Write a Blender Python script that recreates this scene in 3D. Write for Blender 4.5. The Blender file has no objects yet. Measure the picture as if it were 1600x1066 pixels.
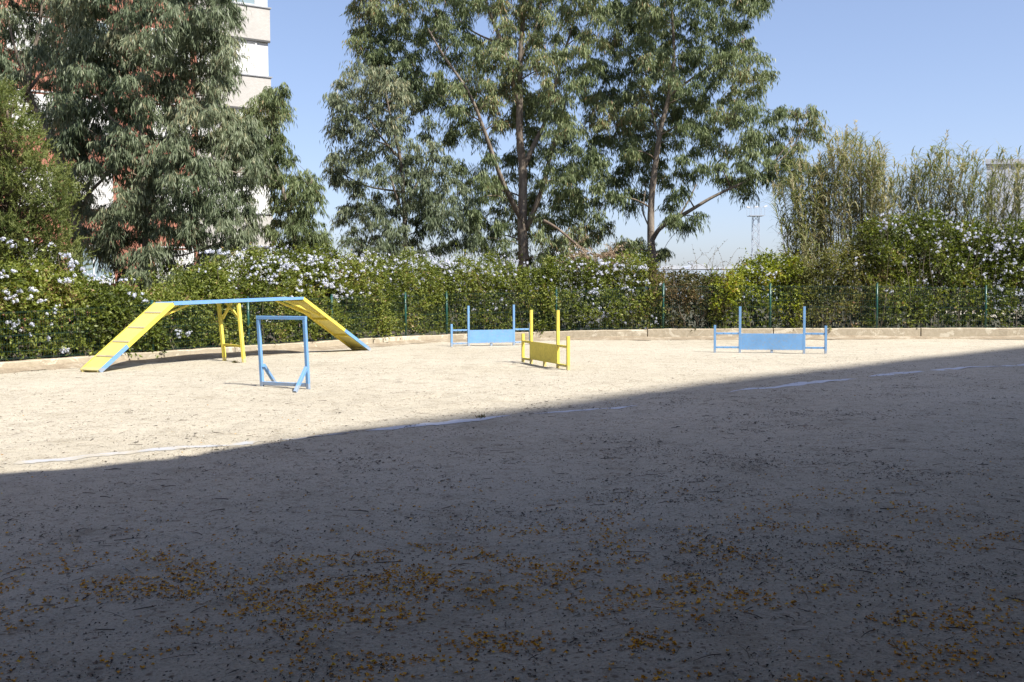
import bpy, math, random
import numpy as np
from mathutils import Matrix, Vector

rng = np.random.default_rng(11)
random.seed(11)
S = bpy.context.scene
col = S.collection

# ------------------------------------------------------------------ camera
CAM_H = 1.5
FPX = 1600.0
PITCH = math.atan(79/1600)
ROLL = math.radians(.215)
Fv = np.array([0, math.cos(PITCH), -math.sin(PITCH)])
U0 = np.array([0, math.sin(PITCH), math.cos(PITCH)])
R0 = np.array([1., 0, 0])
Rv = R0*math.cos(ROLL) - U0*math.sin(ROLL)
Uv = U0*math.cos(ROLL) + R0*math.sin(ROLL)
cam = bpy.data.cameras.new('camera')
cam.lens = 36; cam.sensor_width = 36; cam.clip_end = 6000; cam.clip_start = .05
camo = bpy.data.objects.new('camera', cam)
m = Matrix.Identity(4)
for i in range(3):
    m[i][0] = Rv[i]; m[i][1] = Uv[i]; m[i][2] = -Fv[i]
m[2][3] = CAM_H
camo.matrix_world = m
col.objects.link(camo); S.camera = camo

# ------------------------------------------------------------------ light
SUN_EL = math.radians(50)
SUN_AZ = math.radians(128.3)          # clockwise from +Y: behind the viewer, to the right
sundir = np.array([math.sin(SUN_AZ)*math.cos(SUN_EL), math.cos(SUN_AZ)*math.cos(SUN_EL), math.sin(SUN_EL)])
W = bpy.data.worlds.new('World'); S.world = W; W.use_nodes = True
nt = W.node_tree
sky = nt.nodes.new('ShaderNodeTexSky'); sky.sky_type = 'NISHITA'; sky.sun_disc = False
sky.sun_elevation = SUN_EL; sky.sun_rotation = SUN_AZ
sky.air_density = .8; sky.dust_density = 1.3; sky.ozone_density = 4.2
bg = nt.nodes['Background']; bg.inputs['Strength'].default_value = .15
gm = nt.nodes.new('ShaderNodeGamma'); gm.inputs['Gamma'].default_value = .77
nt.links.new(sky.outputs['Color'], gm.inputs['Color']); wbm = nt.nodes.new('ShaderNodeMix'); wbm.data_type = 'RGBA'; wbm.blend_type = 'MULTIPLY'; wbm.inputs[0].default_value = 1; wbm.inputs[7].default_value = (1.05, .99, 1.04, 1)
nt.links.new(gm.outputs['Color'], wbm.inputs[6]); nt.links.new(wbm.outputs[2], bg.inputs['Color'])
sl = bpy.data.lights.new('sun', 'SUN'); sl.energy = 4.8; sl.angle = math.radians(.53); sl.color = (1, .955, .87)
so = bpy.data.objects.new('sun', sl); col.objects.link(so)
so.rotation_euler = Vector(sundir).to_track_quat('Z', 'Y').to_euler()
S.view_settings.view_transform = 'Standard'; S.view_settings.look = 'None'
S.view_settings.gamma = 1; S.view_settings.use_curve_mapping = False
S.view_settings.exposure = .88
S.cycles.max_bounces = 6
S.cycles.transparent_max_bounces = 4

# ------------------------------------------------------------------ geometry of the site
def hor(px): return 457.0 - 6.0*px/1600.0
def gp(px, py, z=0.0):
    d = Fv + Rv*(px-800)/FPX + Uv*(533-py)/FPX
    t = (z-CAM_H)/d[2]
    return np.array([0, 0, CAM_H]) + t*d
def at(px, py, dist):
    """point on the sight line through a spot of the site survey, dist metres away along +Y"""
    d = Fv + Rv*(px-800)/FPX + Uv*(533-py)/FPX
    t = dist/d[1]
    return np.array([0, 0, CAM_H]) + t*d

# ------------------------------------------------------------------ noise helper (numpy value noise)
def hash2(ix, iy, seed):
    h = (ix.astype(np.int64)*374761393 + iy.astype(np.int64)*668265263 + seed*974711) & 0x7fffffff
    h = ((h ^ (h >> 13))*1274126177) & 0x7fffffff
    return ((h ^ (h >> 16)) & 0xffff)/65535.0
def vnoise(x, y, seed=0):
    x = np.asarray(x, float); y = np.asarray(y, float)
    ix = np.floor(x); iy = np.floor(y); fx = x-ix; fy = y-iy
    fx = fx*fx*(3-2*fx); fy = fy*fy*(3-2*fy)
    a = hash2(ix, iy, seed); b = hash2(ix+1, iy, seed); c = hash2(ix, iy+1, seed); d = hash2(ix+1, iy+1, seed)
    return (a*(1-fx)+b*fx)*(1-fy) + (c*(1-fx)+d*fx)*fy
def fbm(x, y, seed=0, o=3):
    s = 0; a = 1; t = 0
    for k in range(o):
        s = s + a*vnoise(x*2**k, y*2**k, seed+k*7); t += a; a *= .5
    return s/t
def ground_z(x, y):
    near = np.clip(1.4-np.hypot(x, np.asarray(y)-8)/30, .0, 1)
    return near*((fbm(np.asarray(x)*.9, np.asarray(y)*.9, 3)-.5)*.045 + (vnoise(np.asarray(x)*5, np.asarray(y)*5, 9)-.5)*.016 + np.maximum(0, vnoise(np.asarray(x)*3.1, np.asarray(y)*3.1, 19)-.72)*-.05)

# ------------------------------------------------------------------ object helpers
def tag(o, label=None, cat=None, group=None, kind=None):
    if label: o['label'] = label
    if cat: o['category'] = cat
    if group: o['group'] = group
    if kind: o['kind'] = kind
    return o
def empty(name, loc, label=None, cat=None, group=None, rz=0):
    o = bpy.data.objects.new(name, None); o.location = [float(v) for v in loc]; o.rotation_euler = (0, 0, rz)
    o.empty_display_size = .2
    col.objects.link(o)
    return tag(o, label, cat, group)
def link(name, me, parent=None):
    o = bpy.data.objects.new(name, me); col.objects.link(o)
    if parent is not None:
        o.parent = parent
        if parent.type == 'EMPTY' or True:
            o.matrix_parent_inverse = (Matrix.Translation(parent.location) @ Matrix.Rotation(parent.rotation_euler.z, 4, 'Z')).inverted() if parent.parent is None else Matrix.Identity(4)
    return o
def linklocal(name, me, parent, loc=(0, 0, 0)):
    o = bpy.data.objects.new(name, me); col.objects.link(o); o.parent = parent; o.location = [float(v) for v in loc]
    return o
def mesh_quads(name, V, mat, rnd=None, n=4, smooth=False):
    """V: (N, n, 3) separate faces of n corners; rnd (N,) one value a face"""
    N = len(V)
    me = bpy.data.meshes.new(name)
    me.vertices.add(N*n); me.vertices.foreach_set('co', np.ascontiguousarray(V, dtype=np.float32).ravel())
    me.loops.add(N*n); me.loops.foreach_set('vertex_index', np.arange(N*n, dtype=np.int32))
    me.polygons.add(N); me.polygons.foreach_set('loop_start', np.arange(0, N*n, n, dtype=np.int32))
    me.update(calc_edges=True)
    if rnd is not None:
        a = me.attributes.new('rnd', 'FLOAT', 'FACE'); a.data.foreach_set('value', np.asarray(rnd, dtype=np.float32))
    me.materials.append(mat)
    return me
class MB:
    def __init__(s): s.v = []; s.f = []; s.mi = []; s.cur = 0
    def add(s, vs, fs):
        b = len(s.v); s.v.extend([tuple(map(float, v)) for v in vs]); s.f.extend([tuple(b+i for i in f) for f in fs]); s.mi.extend([s.cur]*len(fs))
    def box(s, lo, hi):
        x0, y0, z0 = lo; x1, y1, z1 = hi
        s.add([(x0,y0,z0),(x1,y0,z0),(x1,y1,z0),(x0,y1,z0),(x0,y0,z1),(x1,y0,z1),(x1,y1,z1),(x0,y1,z1)],
              [(0,3,2,1),(4,5,6,7),(0,1,5,4),(1,2,6,5),(2,3,7,6),(3,0,4,7)])
    def bar(s, a, b, w, h, up=(0, 0, 1), bev=0.0):
        """rectangular bar from a to b, w across, h along up, optional chamfer"""
        a = np.array(a, float); b = np.array(b, float); d = b-a; d /= np.linalg.norm(d)
        up = np.array(up, float)
        if abs(d @ up) > .98: up = np.array([0, 1., 0])
        r = np.cross(d, up); r /= np.linalg.norm(r); u = np.cross(r, d)
        w /= 2; h /= 2
        if bev <= 0:
            sec = [(-w, -h), (w, -h), (w, h), (-w, h)]
        else:
            c = bev
            sec = [(-w+c, -h), (w-c, -h), (w, -h+c), (w, h-c), (w-c, h), (-w+c, h), (-w, h-c), (-w, -h+c)]
        n = len(sec)
        vs = [a+r*x+u*y for x, y in sec] + [b+r*x+u*y for x, y in sec]
        fs = [(i, (i+1) % n, n+(i+1) % n, n+i) for i in range(n)]
        fs += [tuple(range(n-1, -1, -1)), tuple(range(n, 2*n))]
        s.add(vs, fs)
    def tube(s, pts, rad, n=6, cap=True):
        pts = [np.array(p, float) for p in pts]; k = len(pts)
        if not hasattr(rad, '__len__'): rad = [rad]*k
        vs = []
        t0 = pts[1]-pts[0]; ref = np.array([1., 0, 0]) if abs(t0[2]) > abs(t0[0]) else np.array([0, 0, 1.])
        for i in range(k):
            t = pts[min(i+1, k-1)]-pts[max(i-1, 0)]; t = t/(np.linalg.norm(t)+1e-9)
            r = np.cross(t, ref); r /= (np.linalg.norm(r)+1e-9); u = np.cross(r, t)
            for j in range(n):
                a = 2*math.pi*j/n
                vs.append(pts[i]+(r*math.cos(a)+u*math.sin(a))*rad[i])
        fs = [(i*n+j, i*n+(j+1) % n, (i+1)*n+(j+1) % n, (i+1)*n+j) for i in range(k-1) for j in range(n)]
        if cap: fs += [tuple(range(n-1, -1, -1)), tuple(range((k-1)*n, k*n))]
        s.add(vs, fs)
    def build(s, name, mat, parent=None, smooth=False):
        me = bpy.data.meshes.new(name); me.from_pydata(s.v, [], s.f)
        for mt in (mat if isinstance(mat, (list, tuple)) else [mat]): me.materials.append(mt)
        me.polygons.foreach_set('material_index', s.mi)
        if smooth: me.polygons.foreach_set('use_smooth', [True]*len(s.f))
        me.update()
        return link(name, me, parent)

# ------------------------------------------------------------------ materials
def newmat(name):
    mt = bpy.data.materials.new(name); mt.use_nodes = True
    return mt, mt.node_tree, mt.node_tree.nodes['Principled BSDF']
def N(t, typ, **kw):
    n = t.nodes.new(typ)
    for k, v in kw.items():
        if k in n.inputs.keys() if not hasattr(n, k) else False: n.inputs[k].default_value = v
        elif hasattr(n, k): setattr(n, k, v)
    return n
def noise_node(t, scale, detail=4, rough=.6, vec=None, dist=0):
    n = t.nodes.new('ShaderNodeTexNoise'); n.inputs['Scale'].default_value = scale
    n.inputs['Detail'].default_value = detail; n.inputs['Roughness'].default_value = rough; n.inputs['Distortion'].default_value = dist
    if vec is not None: t.links.new(vec, n.inputs['Vector'])
    return n
def ramp(t, fac, stops, interp='LINEAR'):
    r = t.nodes.new('ShaderNodeValToRGB'); r.color_ramp.interpolation = interp
    e = r.color_ramp.elements
    while len(e) < len(stops): e.new(.5)
    for i, (p, c) in enumerate(stops):
        e[i].position = p; e[i].color = (*c, 1) if len(c) == 3 else c
    t.links.new(fac, r.inputs['Fac'])
    return r
def mixc(t, fac, a, b, typ='MIX'):
    n = t.nodes.new('ShaderNodeMix'); n.data_type = 'RGBA'; n.blend_type = typ
    for inp, v in (('Factor', fac), ('A', a), ('B', b)):
        i = [q for q in n.inputs if q.name == inp and (q.type == 'RGBA' or (inp == 'Factor' and q.type == 'VALUE'))][0]
        if isinstance(v, (int, float)): i.default_value = v
        elif isinstance(v, tuple): i.default_value = (*v, 1)
        else: t.links.new(v, i)
    return [q for q in n.outputs if q.type == 'RGBA'][0]
def bump(t, b, h, strength, dist):
    n = t.nodes.new('ShaderNodeBump'); n.inputs['Strength'].default_value = strength; n.inputs['Distance'].default_value = dist
    t.links.new(h, n.inputs['Height']); t.links.new(n.outputs['Normal'], b.inputs['Normal'])
    return n
def coord(t, which='Object'):
    return t.nodes.new('ShaderNodeTexCoord').outputs[which]
def geo_pos(t):
    return t.nodes.new('ShaderNodeNewGeometry').outputs['Position']

def leaf_mat(name, stops, rough=.5, transl=.3, spec=.4):
    mt, t, b = newmat(name)
    a = t.nodes.new('ShaderNodeAttribute'); a.attribute_name = 'rnd'
    r = ramp(t, a.outputs['Fac'], stops)
    t.links.new(r.outputs['Color'], b.inputs['Base Color'])
    b.inputs['Roughness'].default_value = rough
    b.inputs['Specular IOR Level'].default_value = spec
    tr = t.nodes.new('ShaderNodeBsdfTranslucent')
    hs = t.nodes.new('ShaderNodeHueSaturation'); hs.inputs['Saturation'].default_value = 1.25; hs.inputs['Value'].default_value = 1.3
    t.links.new(r.outputs['Color'], hs.inputs['Color']); t.links.new(hs.outputs['Color'], tr.inputs['Color'])
    mx = t.nodes.new('ShaderNodeMixShader'); mx.inputs[0].default_value = transl
    out = t.nodes['Material Output']
    t.links.new(b.outputs[0], mx.inputs[1]); t.links.new(tr.outputs[0], mx.inputs[2]); t.links.new(mx.outputs[0], out.inputs['Surface'])
    return mt
def simple_mat(name, c, rough=.6, var=.15, scale=8, metallic=0, bmp=0.0, bscale=40):
    mt, t, b = newmat(name)
    p = geo_pos(t)
    n = noise_node(t, scale, 5, .65, p)
    lo = tuple(v*(1-var) for v in c); hi = tuple(min(1, v*(1+var)) for v in c)
    r = ramp(t, n.outputs['Fac'], [(.3, lo), (.7, hi)])
    t.links.new(r.outputs['Color'], b.inputs['Base Color'])
    b.inputs['Roughness'].default_value = rough; b.inputs['Metallic'].default_value = metallic
    if bmp:
        n2 = noise_node(t, bscale, 4, .6, p); bump(t, b, n2.outputs['Fac'], .6, bmp)
    return mt
def paint_mat(name, c, dirt=(.3, .27, .2), worn=.16, rough=.55):
    """weathered gloss paint: faint brush variation, scuffs and dusty patches"""
    mt, t, b = newmat(name)
    p = geo_pos(t)
    n1 = noise_node(t, 3.5, 5, .6, p)
    base = ramp(t, n1.outputs['Fac'], [(.3, tuple(v*.86 for v in c)), (.7, tuple(min(1, v*1.07) for v in c))])
    n2 = noise_node(t, 22, 8, .75, p)
    msk = ramp(t, n2.outputs['Fac'], [(.60-worn*.6, (0, 0, 0)), (.72-worn*.3, (1, 1, 1))])
    g = t.nodes.new('ShaderNodeMath'); g.operation = 'MULTIPLY'; g.inputs[1].default_value = .5
    t.links.new(msk.outputs['Color'], g.inputs[0])
    cc = mixc(t, g.outputs[0], base.outputs['Color'], dirt)
    sp = t.nodes.new('ShaderNodeSeparateXYZ'); t.links.new(p, sp.inputs[0])
    ad = t.nodes.new('ShaderNodeMath'); ad.operation = 'MULTIPLY_ADD'; ad.inputs[1].default_value = -.16; t.links.new(n2.outputs['Fac'], ad.inputs[0]); t.links.new(sp.outputs['Z'], ad.inputs[2])
    zr = ramp(t, ad.outputs[0], [(0.0, (.45, .45, .45)), (.012, (0, 0, 0))])
    cc = mixc(t, zr.outputs['Color'], cc, (.40, .35, .28))
    ch = noise_node(t, 60, 3, .6, p); cm = ramp(t, ch.outputs['Fac'], [(.70, (0, 0, 0)), (.73, (1, 1, 1))])
    cc = mixc(t, cm.outputs['Color'], cc, (.25, .22, .18))
    t.links.new(cc, b.inputs['Base Color']); b.inputs['Roughness'].default_value = rough
    rr = ramp(t, n2.outputs['Fac'], [(.3, (rough*.85,)*3), (.7, (min(1, rough*1.5),)*3)])
    t.links.new(rr.outputs['Color'], b.inputs['Roughness'])
    bump(t, b, n2.outputs['Fac'], .25, .002)
    return mt

M = {}
M['blue'] = paint_mat('blue_paint', (.145, .325, .60))
M['yellow'] = paint_mat('yellow_paint', (.74, .61, .09), dirt=(.33, .25, .1))
M['yellow_board'] = paint_mat('yellow_board_paint', (.68, .60, .16), dirt=(.42, .35, .16), worn=.25, rough=.6)
M['slat'] = paint_mat('worn_slat', (.42, .36, .22), worn=.2, rough=.8)
M['bolt'] = simple_mat('bolt_steel', (.2, .2, .22), .4, metallic=.7)
M['green_post'] = simple_mat('green_post_paint', (.012, .07, .058), .35, .25, 14)
M['wire'] = simple_mat('green_wire', (.012, .045, .036), .5)
M['plastic_foot'] = simple_mat('rust', (.14, .07, .04), .8)

# ground
def ground_mat():
    mt, t, b = newmat('sandy_earth')
    p = geo_pos(t)
    big = noise_node(t, .22, 4, .55, p); mid = noise_node(t, 1.7, 5, .65, p); fine = noise_node(t, 60, 6, .8, p)
    c1 = ramp(t, big.outputs['Fac'], [(.3, (.425, .383, .305)), (.7, (.495, .452, .372))])
    c2 = ramp(t, mid.outputs['Fac'], [(.25, (.76, .74, .70)), (.46, (1, 1, 1)), (.8, (1.10, 1.09, 1.07))])
    cc = mixc(t, 1.0, c1.outputs['Color'], c2.outputs['Color'], 'MULTIPLY')
    c3 = ramp(t, fine.outputs['Fac'], [(.30, (.50, .47, .42)), (.48, (1, 1, 1)), (.72, (1.25, 1.24, 1.2))])
    cc = mixc(t, 1.0, cc, c3.outputs['Color'], 'MULTIPLY')
    sc = noise_node(t, 7.5, 4, .7, p, .8); c4 = ramp(t, sc.outputs['Fac'], [(.34, (.80, .78, .75)), (.47, (1, 1, 1)), (.7, (1.05, 1.05, 1.04))])
    cc = mixc(t, 1.0, cc, c4.outputs['Color'], 'MULTIPLY')
    # grains: dark and pale gravel
    vo = t.nodes.new('ShaderNodeTexVoronoi'); vo.inputs['Scale'].default_value = 60; t.links.new(p, vo.inputs['Vector'])
    sep = t.nodes.new('ShaderNodeSeparateColor'); t.links.new(vo.outputs['Color'], sep.inputs[0])
    mk = ramp(t, sep.outputs[0], [(.88, (0, 0, 0)), (.90, (1, 1, 1))], 'CONSTANT')
    near = ramp(t, vo.outputs['Distance'], [(.25, (1, 1, 1)), (.45, (0, 0, 0))])
    mm = mixc(t, 1.0, mk.outputs['Color'], near.outputs['Color'], 'MULTIPLY')
    gc = ramp(t, sep.outputs[1], [(.0, (.09, .075, .06)), (.55, (.2, .16, .12)), (.75, (.6, .57, .52))], 'CONSTANT')
    cc = mixc(t, mm, cc, gc.outputs['Color'])
    # brown crumbs scattered, larger, readable far off
    vo2 = t.nodes.new('ShaderNodeTexVoronoi'); vo2.inputs['Scale'].default_value = 17; t.links.new(p, vo2.inputs['Vector'])
    s2 = t.nodes.new('ShaderNodeSeparateColor'); t.links.new(vo2.outputs['Color'], s2.inputs[0])
    k2 = ramp(t, s2.outputs[2], [(.78, (0, 0, 0)), (.80, (1, 1, 1))], 'CONSTANT')
    d2 = ramp(t, vo2.outputs['Distance'], [(.16, (.8, .8, .8)), (.30, (0, 0, 0))])
    m2 = mixc(t, 1.0, k2.outputs['Color'], d2.outputs['Color'], 'MULTIPLY')
    cc = mixc(t, m2, cc, (.19, .145, .1))
    t.links.new(cc, b.inputs['Base Color']); b.inputs['Roughness'].default_value = .95; b.inputs['Specular IOR Level'].default_value = .2
    add = t.nodes.new('ShaderNodeMath'); add.operation = 'ADD'
    t.links.new(fine.outputs['Fac'], add.inputs[0]); t.links.new(mm, add.inputs[1])
    ad2 = t.nodes.new('ShaderNodeMath'); ad2.operation = 'MULTIPLY_ADD'; ad2.inputs[1].default_value = 2.2
    t.links.new(sc.outputs['Fac'], ad2.inputs[0]); t.links.new(add.outputs[0], ad2.inputs[2])
    bump(t, b, ad2.outputs[0], 1.0, .013)
    return mt
M['ground'] = ground_mat()

def wall_mat():
    mt, t, b = newmat('whitewashed_concrete')
    p = geo_pos(t)
    a = noise_node(t, 1.6, 7, .72, p, 1.2); f = noise_node(t, 9, 6, .7, p); g = noise_node(t, 45, 4, .7, p)
    base = ramp(t, f.outputs['Fac'], [(.3, (.33, .28, .20)), (.7, (.43, .375, .285))])
    wash = ramp(t, g.outputs['Fac'], [(.3, (.48, .43, .33)), (.7, (.60, .55, .45))])
    msk = ramp(t, a.outputs['Fac'], [(.54, (0, 0, 0)), (.58, (1, 1, 1))])
    cc = mixc(t, msk.outputs['Color'], base.outputs['Color'], wash.outputs['Color'])
    sep = t.nodes.new('ShaderNodeSeparateXYZ'); t.links.new(p, sep.inputs[0])
    t.links.new(cc, b.inputs['Base Color']); b.inputs['Roughness'].default_value = .9
    bump(t, b, f.outputs['Fac'], .6, .02)
    return mt
M['wall'] = wall_mat()

def bark_mat(name, a, c, dark):
    mt, t, b = newmat(name)
    p = geo_pos(t)
    mp = t.nodes.new('ShaderNodeMapping'); mp.inputs['Scale'].default_value = (1, 1, .35); t.links.new(p, mp.inputs['Vector'])
    n1 = noise_node(t, 3.5, 6, .7, mp.outputs[0], .8); n2 = noise_node(t, 26, 5, .7, mp.outputs[0])
    r = ramp(t, n1.outputs['Fac'], [(.3, dark), (.48, a), (.7, c)])
    r2 = ramp(t, n2.outputs['Fac'], [(.3, (.7, .7, .7)), (.7, (1.15, 1.15, 1.15))])
    t.links.new(mixc(t, 1.0, r.outputs['Color'], r2.outputs['Color'], 'MULTIPLY'), b.inputs['Base Color'])
    b.inputs['Roughness'].default_value = .85
    bump(t, b, n2.outputs['Fac'], .7, .015)
    return mt
M['bark'] = bark_mat('gum_bark', (.20, .16, .125), (.34, .29, .235), (.075, .058, .045))
M['twig'] = bark_mat('twig_bark', (.17, .125, .09), (.28, .22, .16), (.08, .055, .04))
M['stem'] = bark_mat('shrub_stem', (.16, .125, .09), (.30, .25, .19), (.06, .045, .035))
M['euc'] = leaf_mat('gum_leaf', [(0, (.045, .070, .028)), (.45, (.145, .185, .080)), (.8, (.24, .28, .130)), (.95, (.28, .29, .14)), (1, (.34, .23, .12))], .5, .22, .35)
M['euc_blue'] = leaf_mat('blue_gum_leaf', [(0, (.060, .088, .045)), (.45, (.145, .180, .102)), (.85, (.235, .265, .165)), (1, (.32, .29, .17))], .5, .2, .35)
M['needle'] = leaf_mat('needle_spray', [(0, (.05, .08, .025)), (.5, (.125, .16, .048)), (1, (.24, .265, .085))], .6, .3, .3)
def plum(name, k=(1, 1, 1)):
    s = [(0, (.06, .065, .02)), (.18, (.06, .092, .02)), (.45, (.165, .200, .040)), (.8, (.27, .305, .070)), (.93, (.34, .34, .11)), (1, (.30, .20, .10))]
    return leaf_mat(name, [(p, tuple(v*q for v, q in zip(c, k))) for p, c in s], .5, .28, .4)
M['hedge'] = plum('plumbago_leaf')
M['hedge_dark'] = plum('dull_hedge_leaf', (.95, .82, 1.1))
M['hedge_yellow'] = plum('yellow_green_leaf', (1.45, 1.4, .9))
M['hedge_brown'] = leaf_mat('browning_leaf', [(0, (.05, .05, .02)), (.45, (.085, .095, .03)), (.6, (.15, .12, .06)), (1, (.24, .17, .09))], .7, .2, .2)
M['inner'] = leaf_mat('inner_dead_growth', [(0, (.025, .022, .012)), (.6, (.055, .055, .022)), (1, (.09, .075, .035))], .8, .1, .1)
M['dry'] = leaf_mat('dead_leaf_tan', [(0, (.2, .13, .08)), (.5, (.42, .32, .22)), (1, (.6, .51, .40))], .8, .25, .2)
M['reed_leaf'] = leaf_mat('reed_blade', [(0, (.09, .12, .042)), (.42, (.20, .225, .09)), (.62, (.34, .32, .17)), (1, (.50, .44, .28))], .55, .3, .35)
M['cane'] = simple_mat('cane_stalk', (.34, .29, .20), .6, .45, 3)
M['petal'] = leaf_mat('pale_blue_petal', [(0, (.52, .55, .66)), (.5, (.72, .74, .82)), (1, (.86, .86, .88))], .6, .35, .2)

# ------------------------------------------------------------------ ground sheet
def ground_sheet():
    def axis(lo, hi, fine, f0, f1):
        a = list(np.arange(f0, f1, fine)); st = fine; x = f0
        while x > lo: st *= 1.35; x -= st; a.insert(0, max(x, lo))
        st = fine; x = a[-1]
        while x < hi: st *= 1.35; x += st; a.append(min(x, hi))
        return np.array(a)
    X = axis(-2500, 2500, .07, -7, 8); Y = axis(-400, 3500, .06, 3, 16)
    gx, gy = np.meshgrid(X, Y)
    gz = ground_z(gx, gy)
    nx, ny = len(X), len(Y)
    V = np.stack([gx, gy, gz], -1).reshape(-1, 3)
    i = np.arange(nx-1)[None, :] + np.arange(ny-1)[:, None]*nx
    Fc = np.stack([i, i+1, i+1+nx, i+nx], -1).reshape(-1, 4)
    me = bpy.data.meshes.new('ground')
    me.vertices.add(len(V)); me.vertices.foreach_set('co', V.astype(np.float32).ravel())
    me.loops.add(Fc.size); me.loops.foreach_set('vertex_index', Fc.astype(np.int32).ravel())
    me.polygons.add(len(Fc)); me.polygons.foreach_set('loop_start', np.arange(0, Fc.size, 4, dtype=np.int32))
    me.update(calc_edges=True); me.polygons.foreach_set('use_smooth', np.ones(len(Fc), bool))
    me.materials.append(M['ground'])
    tag(link('ground', me), kind='structure')
ground_sheet()

# worn white marking line, broken into ragged patches
def marking():
    mt, t, b = newmat('worn_lime_marking')
    p = geo_pos(t)
    n = noise_node(t, 3.0, 7, .75, p, .6)
    msk = ramp(t, n.outputs['Fac'], [(.44, (0, 0, 0)), (.58, (1, 1, 1))])
    cc = mixc(t, msk.outputs['Color'], (.40, .365, .30), (.385, .395, .415))
    t.links.new(cc, b.inputs['Base Color']); b.inputs['Roughness'].default_value = .9
    ctr = [gp(*q)[:2] for q in ((20, 727), (60, 723), (160, 714), (270, 704), (365, 694), (460, 684.5), (560, 675), (650, 666), (800, 650), (950, 638.5), (1100, 619), (1220, 603), (1310, 594), (1400, 583.5), (1500, 575), (1600, 570), (1750, 559))]
    segs = [(0, 4.5, 1), (4.7, 6.0, .9), (6.1, 8.0, 1), (8.2, 9.3, .8), (10.3, 12.3, 1.25), (12.5, 16, 1.45)]
    mb = MB()
    c = np.array(ctr)
    r = random.Random(4)
    for a, e, w in segs:
        n_ = int((e-a)*22); L = []; Rr = []
        for k in range(n_+1):
            tt = a+(e-a)*k/n_; i = min(int(tt), len(c)-2); q = c[i]+(c[i+1]-c[i])*(tt-i)
            d = c[i+1]-c[i]; d = d/np.linalg.norm(d); nn = np.array([-d[1], d[0]])
            end = min(1, k/6, (n_-k)/6)
            w1 = (.05+.05*vnoise(tt*3, 1, 5)+.03*vnoise(tt*17, 1, 5))*w*end*max(.55, min(1, 2.4*vnoise(tt*1.5, 3, 8))); w2 = (.04+.04*vnoise(tt*3, 2, 6)+.04*vnoise(tt*19, 2, 6))*w*end
            for S_, lst, ww in ((1, L, w1), (-1, Rr, w2)):
                pt = q+nn*ww*S_; lst.append((pt[0], pt[1], float(ground_z(pt[0], pt[1]))+.004))
        b0 = L+Rr; m_ = len(L)
        mb.add(b0, [(i, m_+i, m_+i+1, i+1) for i in range(m_-1)])
    shaded_mt = mt.copy(); r2 = [q for q in shaded_mt.node_tree.nodes if q.type == 'VALTORGB'][0]  # lighter copy for the shaded stretch, darker original for the sunlit one
    r2.color_ramp.elements[0].position = .30; r2.color_ramp.elements[1].position = .42
    [q for q in shaded_mt.node_tree.nodes if q.type == 'MIX'][0].inputs[7].default_value = (.56, .58, .62, 1)
    mb.mi = [1 if mb.v[f[0]][0] > -1.6 else 0 for f in mb.f]
    tag(mb.build('ground_marking', [mt, shaded_mt]), kind='structure')
marking()

# ------------------------------------------------------------------ low wall and fence
FP = [(-15.0, 9.5), (-12.5, 14.2), (-9.75, 19.3), (-7.78, 22.15), (-6.35, 24.65), (-4.75, 27.0), (-3.05, 29.4), (-1.95, 30.6), (1.35, 31.1), (4.6, 31.15), (7.85, 31.1), (11.05, 31.0), (14.3, 30.9), (17.6, 30.75), (20.9, 30.6), (24.2, 30.5)]
WT = [.19, .19, .19, .21, .19, .19, .21, .20, .27, .32, .32, .31, .31, .31, .31, .31]
PT = [1.15, 1.15, 1.18, 1.30, 1.35, 1.39, 1.45, 1.48, 1.51, 1.69, 1.68, 1.67, 1.58, 1.6, 1.6, 1.6]
fp = np.array(FP); seg = np.linalg.norm(np.diff(fp, axis=0), axis=1); cum = np.concatenate([[0], np.cumsum(seg)])
def path(s):
    s = np.asarray(s, float)
    x = np.interp(s, cum, fp[:, 0]); y = np.interp(s, cum, fp[:, 1])
    e = .6
    dx = np.interp(s+e, cum, fp[:, 0])-np.interp(s-e, cum, fp[:, 0]); dy = np.interp(s+e, cum, fp[:, 1])-np.interp(s-e, cum, fp[:, 1])
    l = np.hypot(dx, dy)+1e-9
    return x, y, dx/l, dy/l            # point and tangent; the yard lies to the right of the tangent (front)
ss_tab = np.linspace(0, cum[-1], 800); xx, yy, _, _ = path(ss_tab)
px_tab = 800+1600*xx/yy
def s_of_px(px): return np.interp(px, px_tab, ss_tab)

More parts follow.
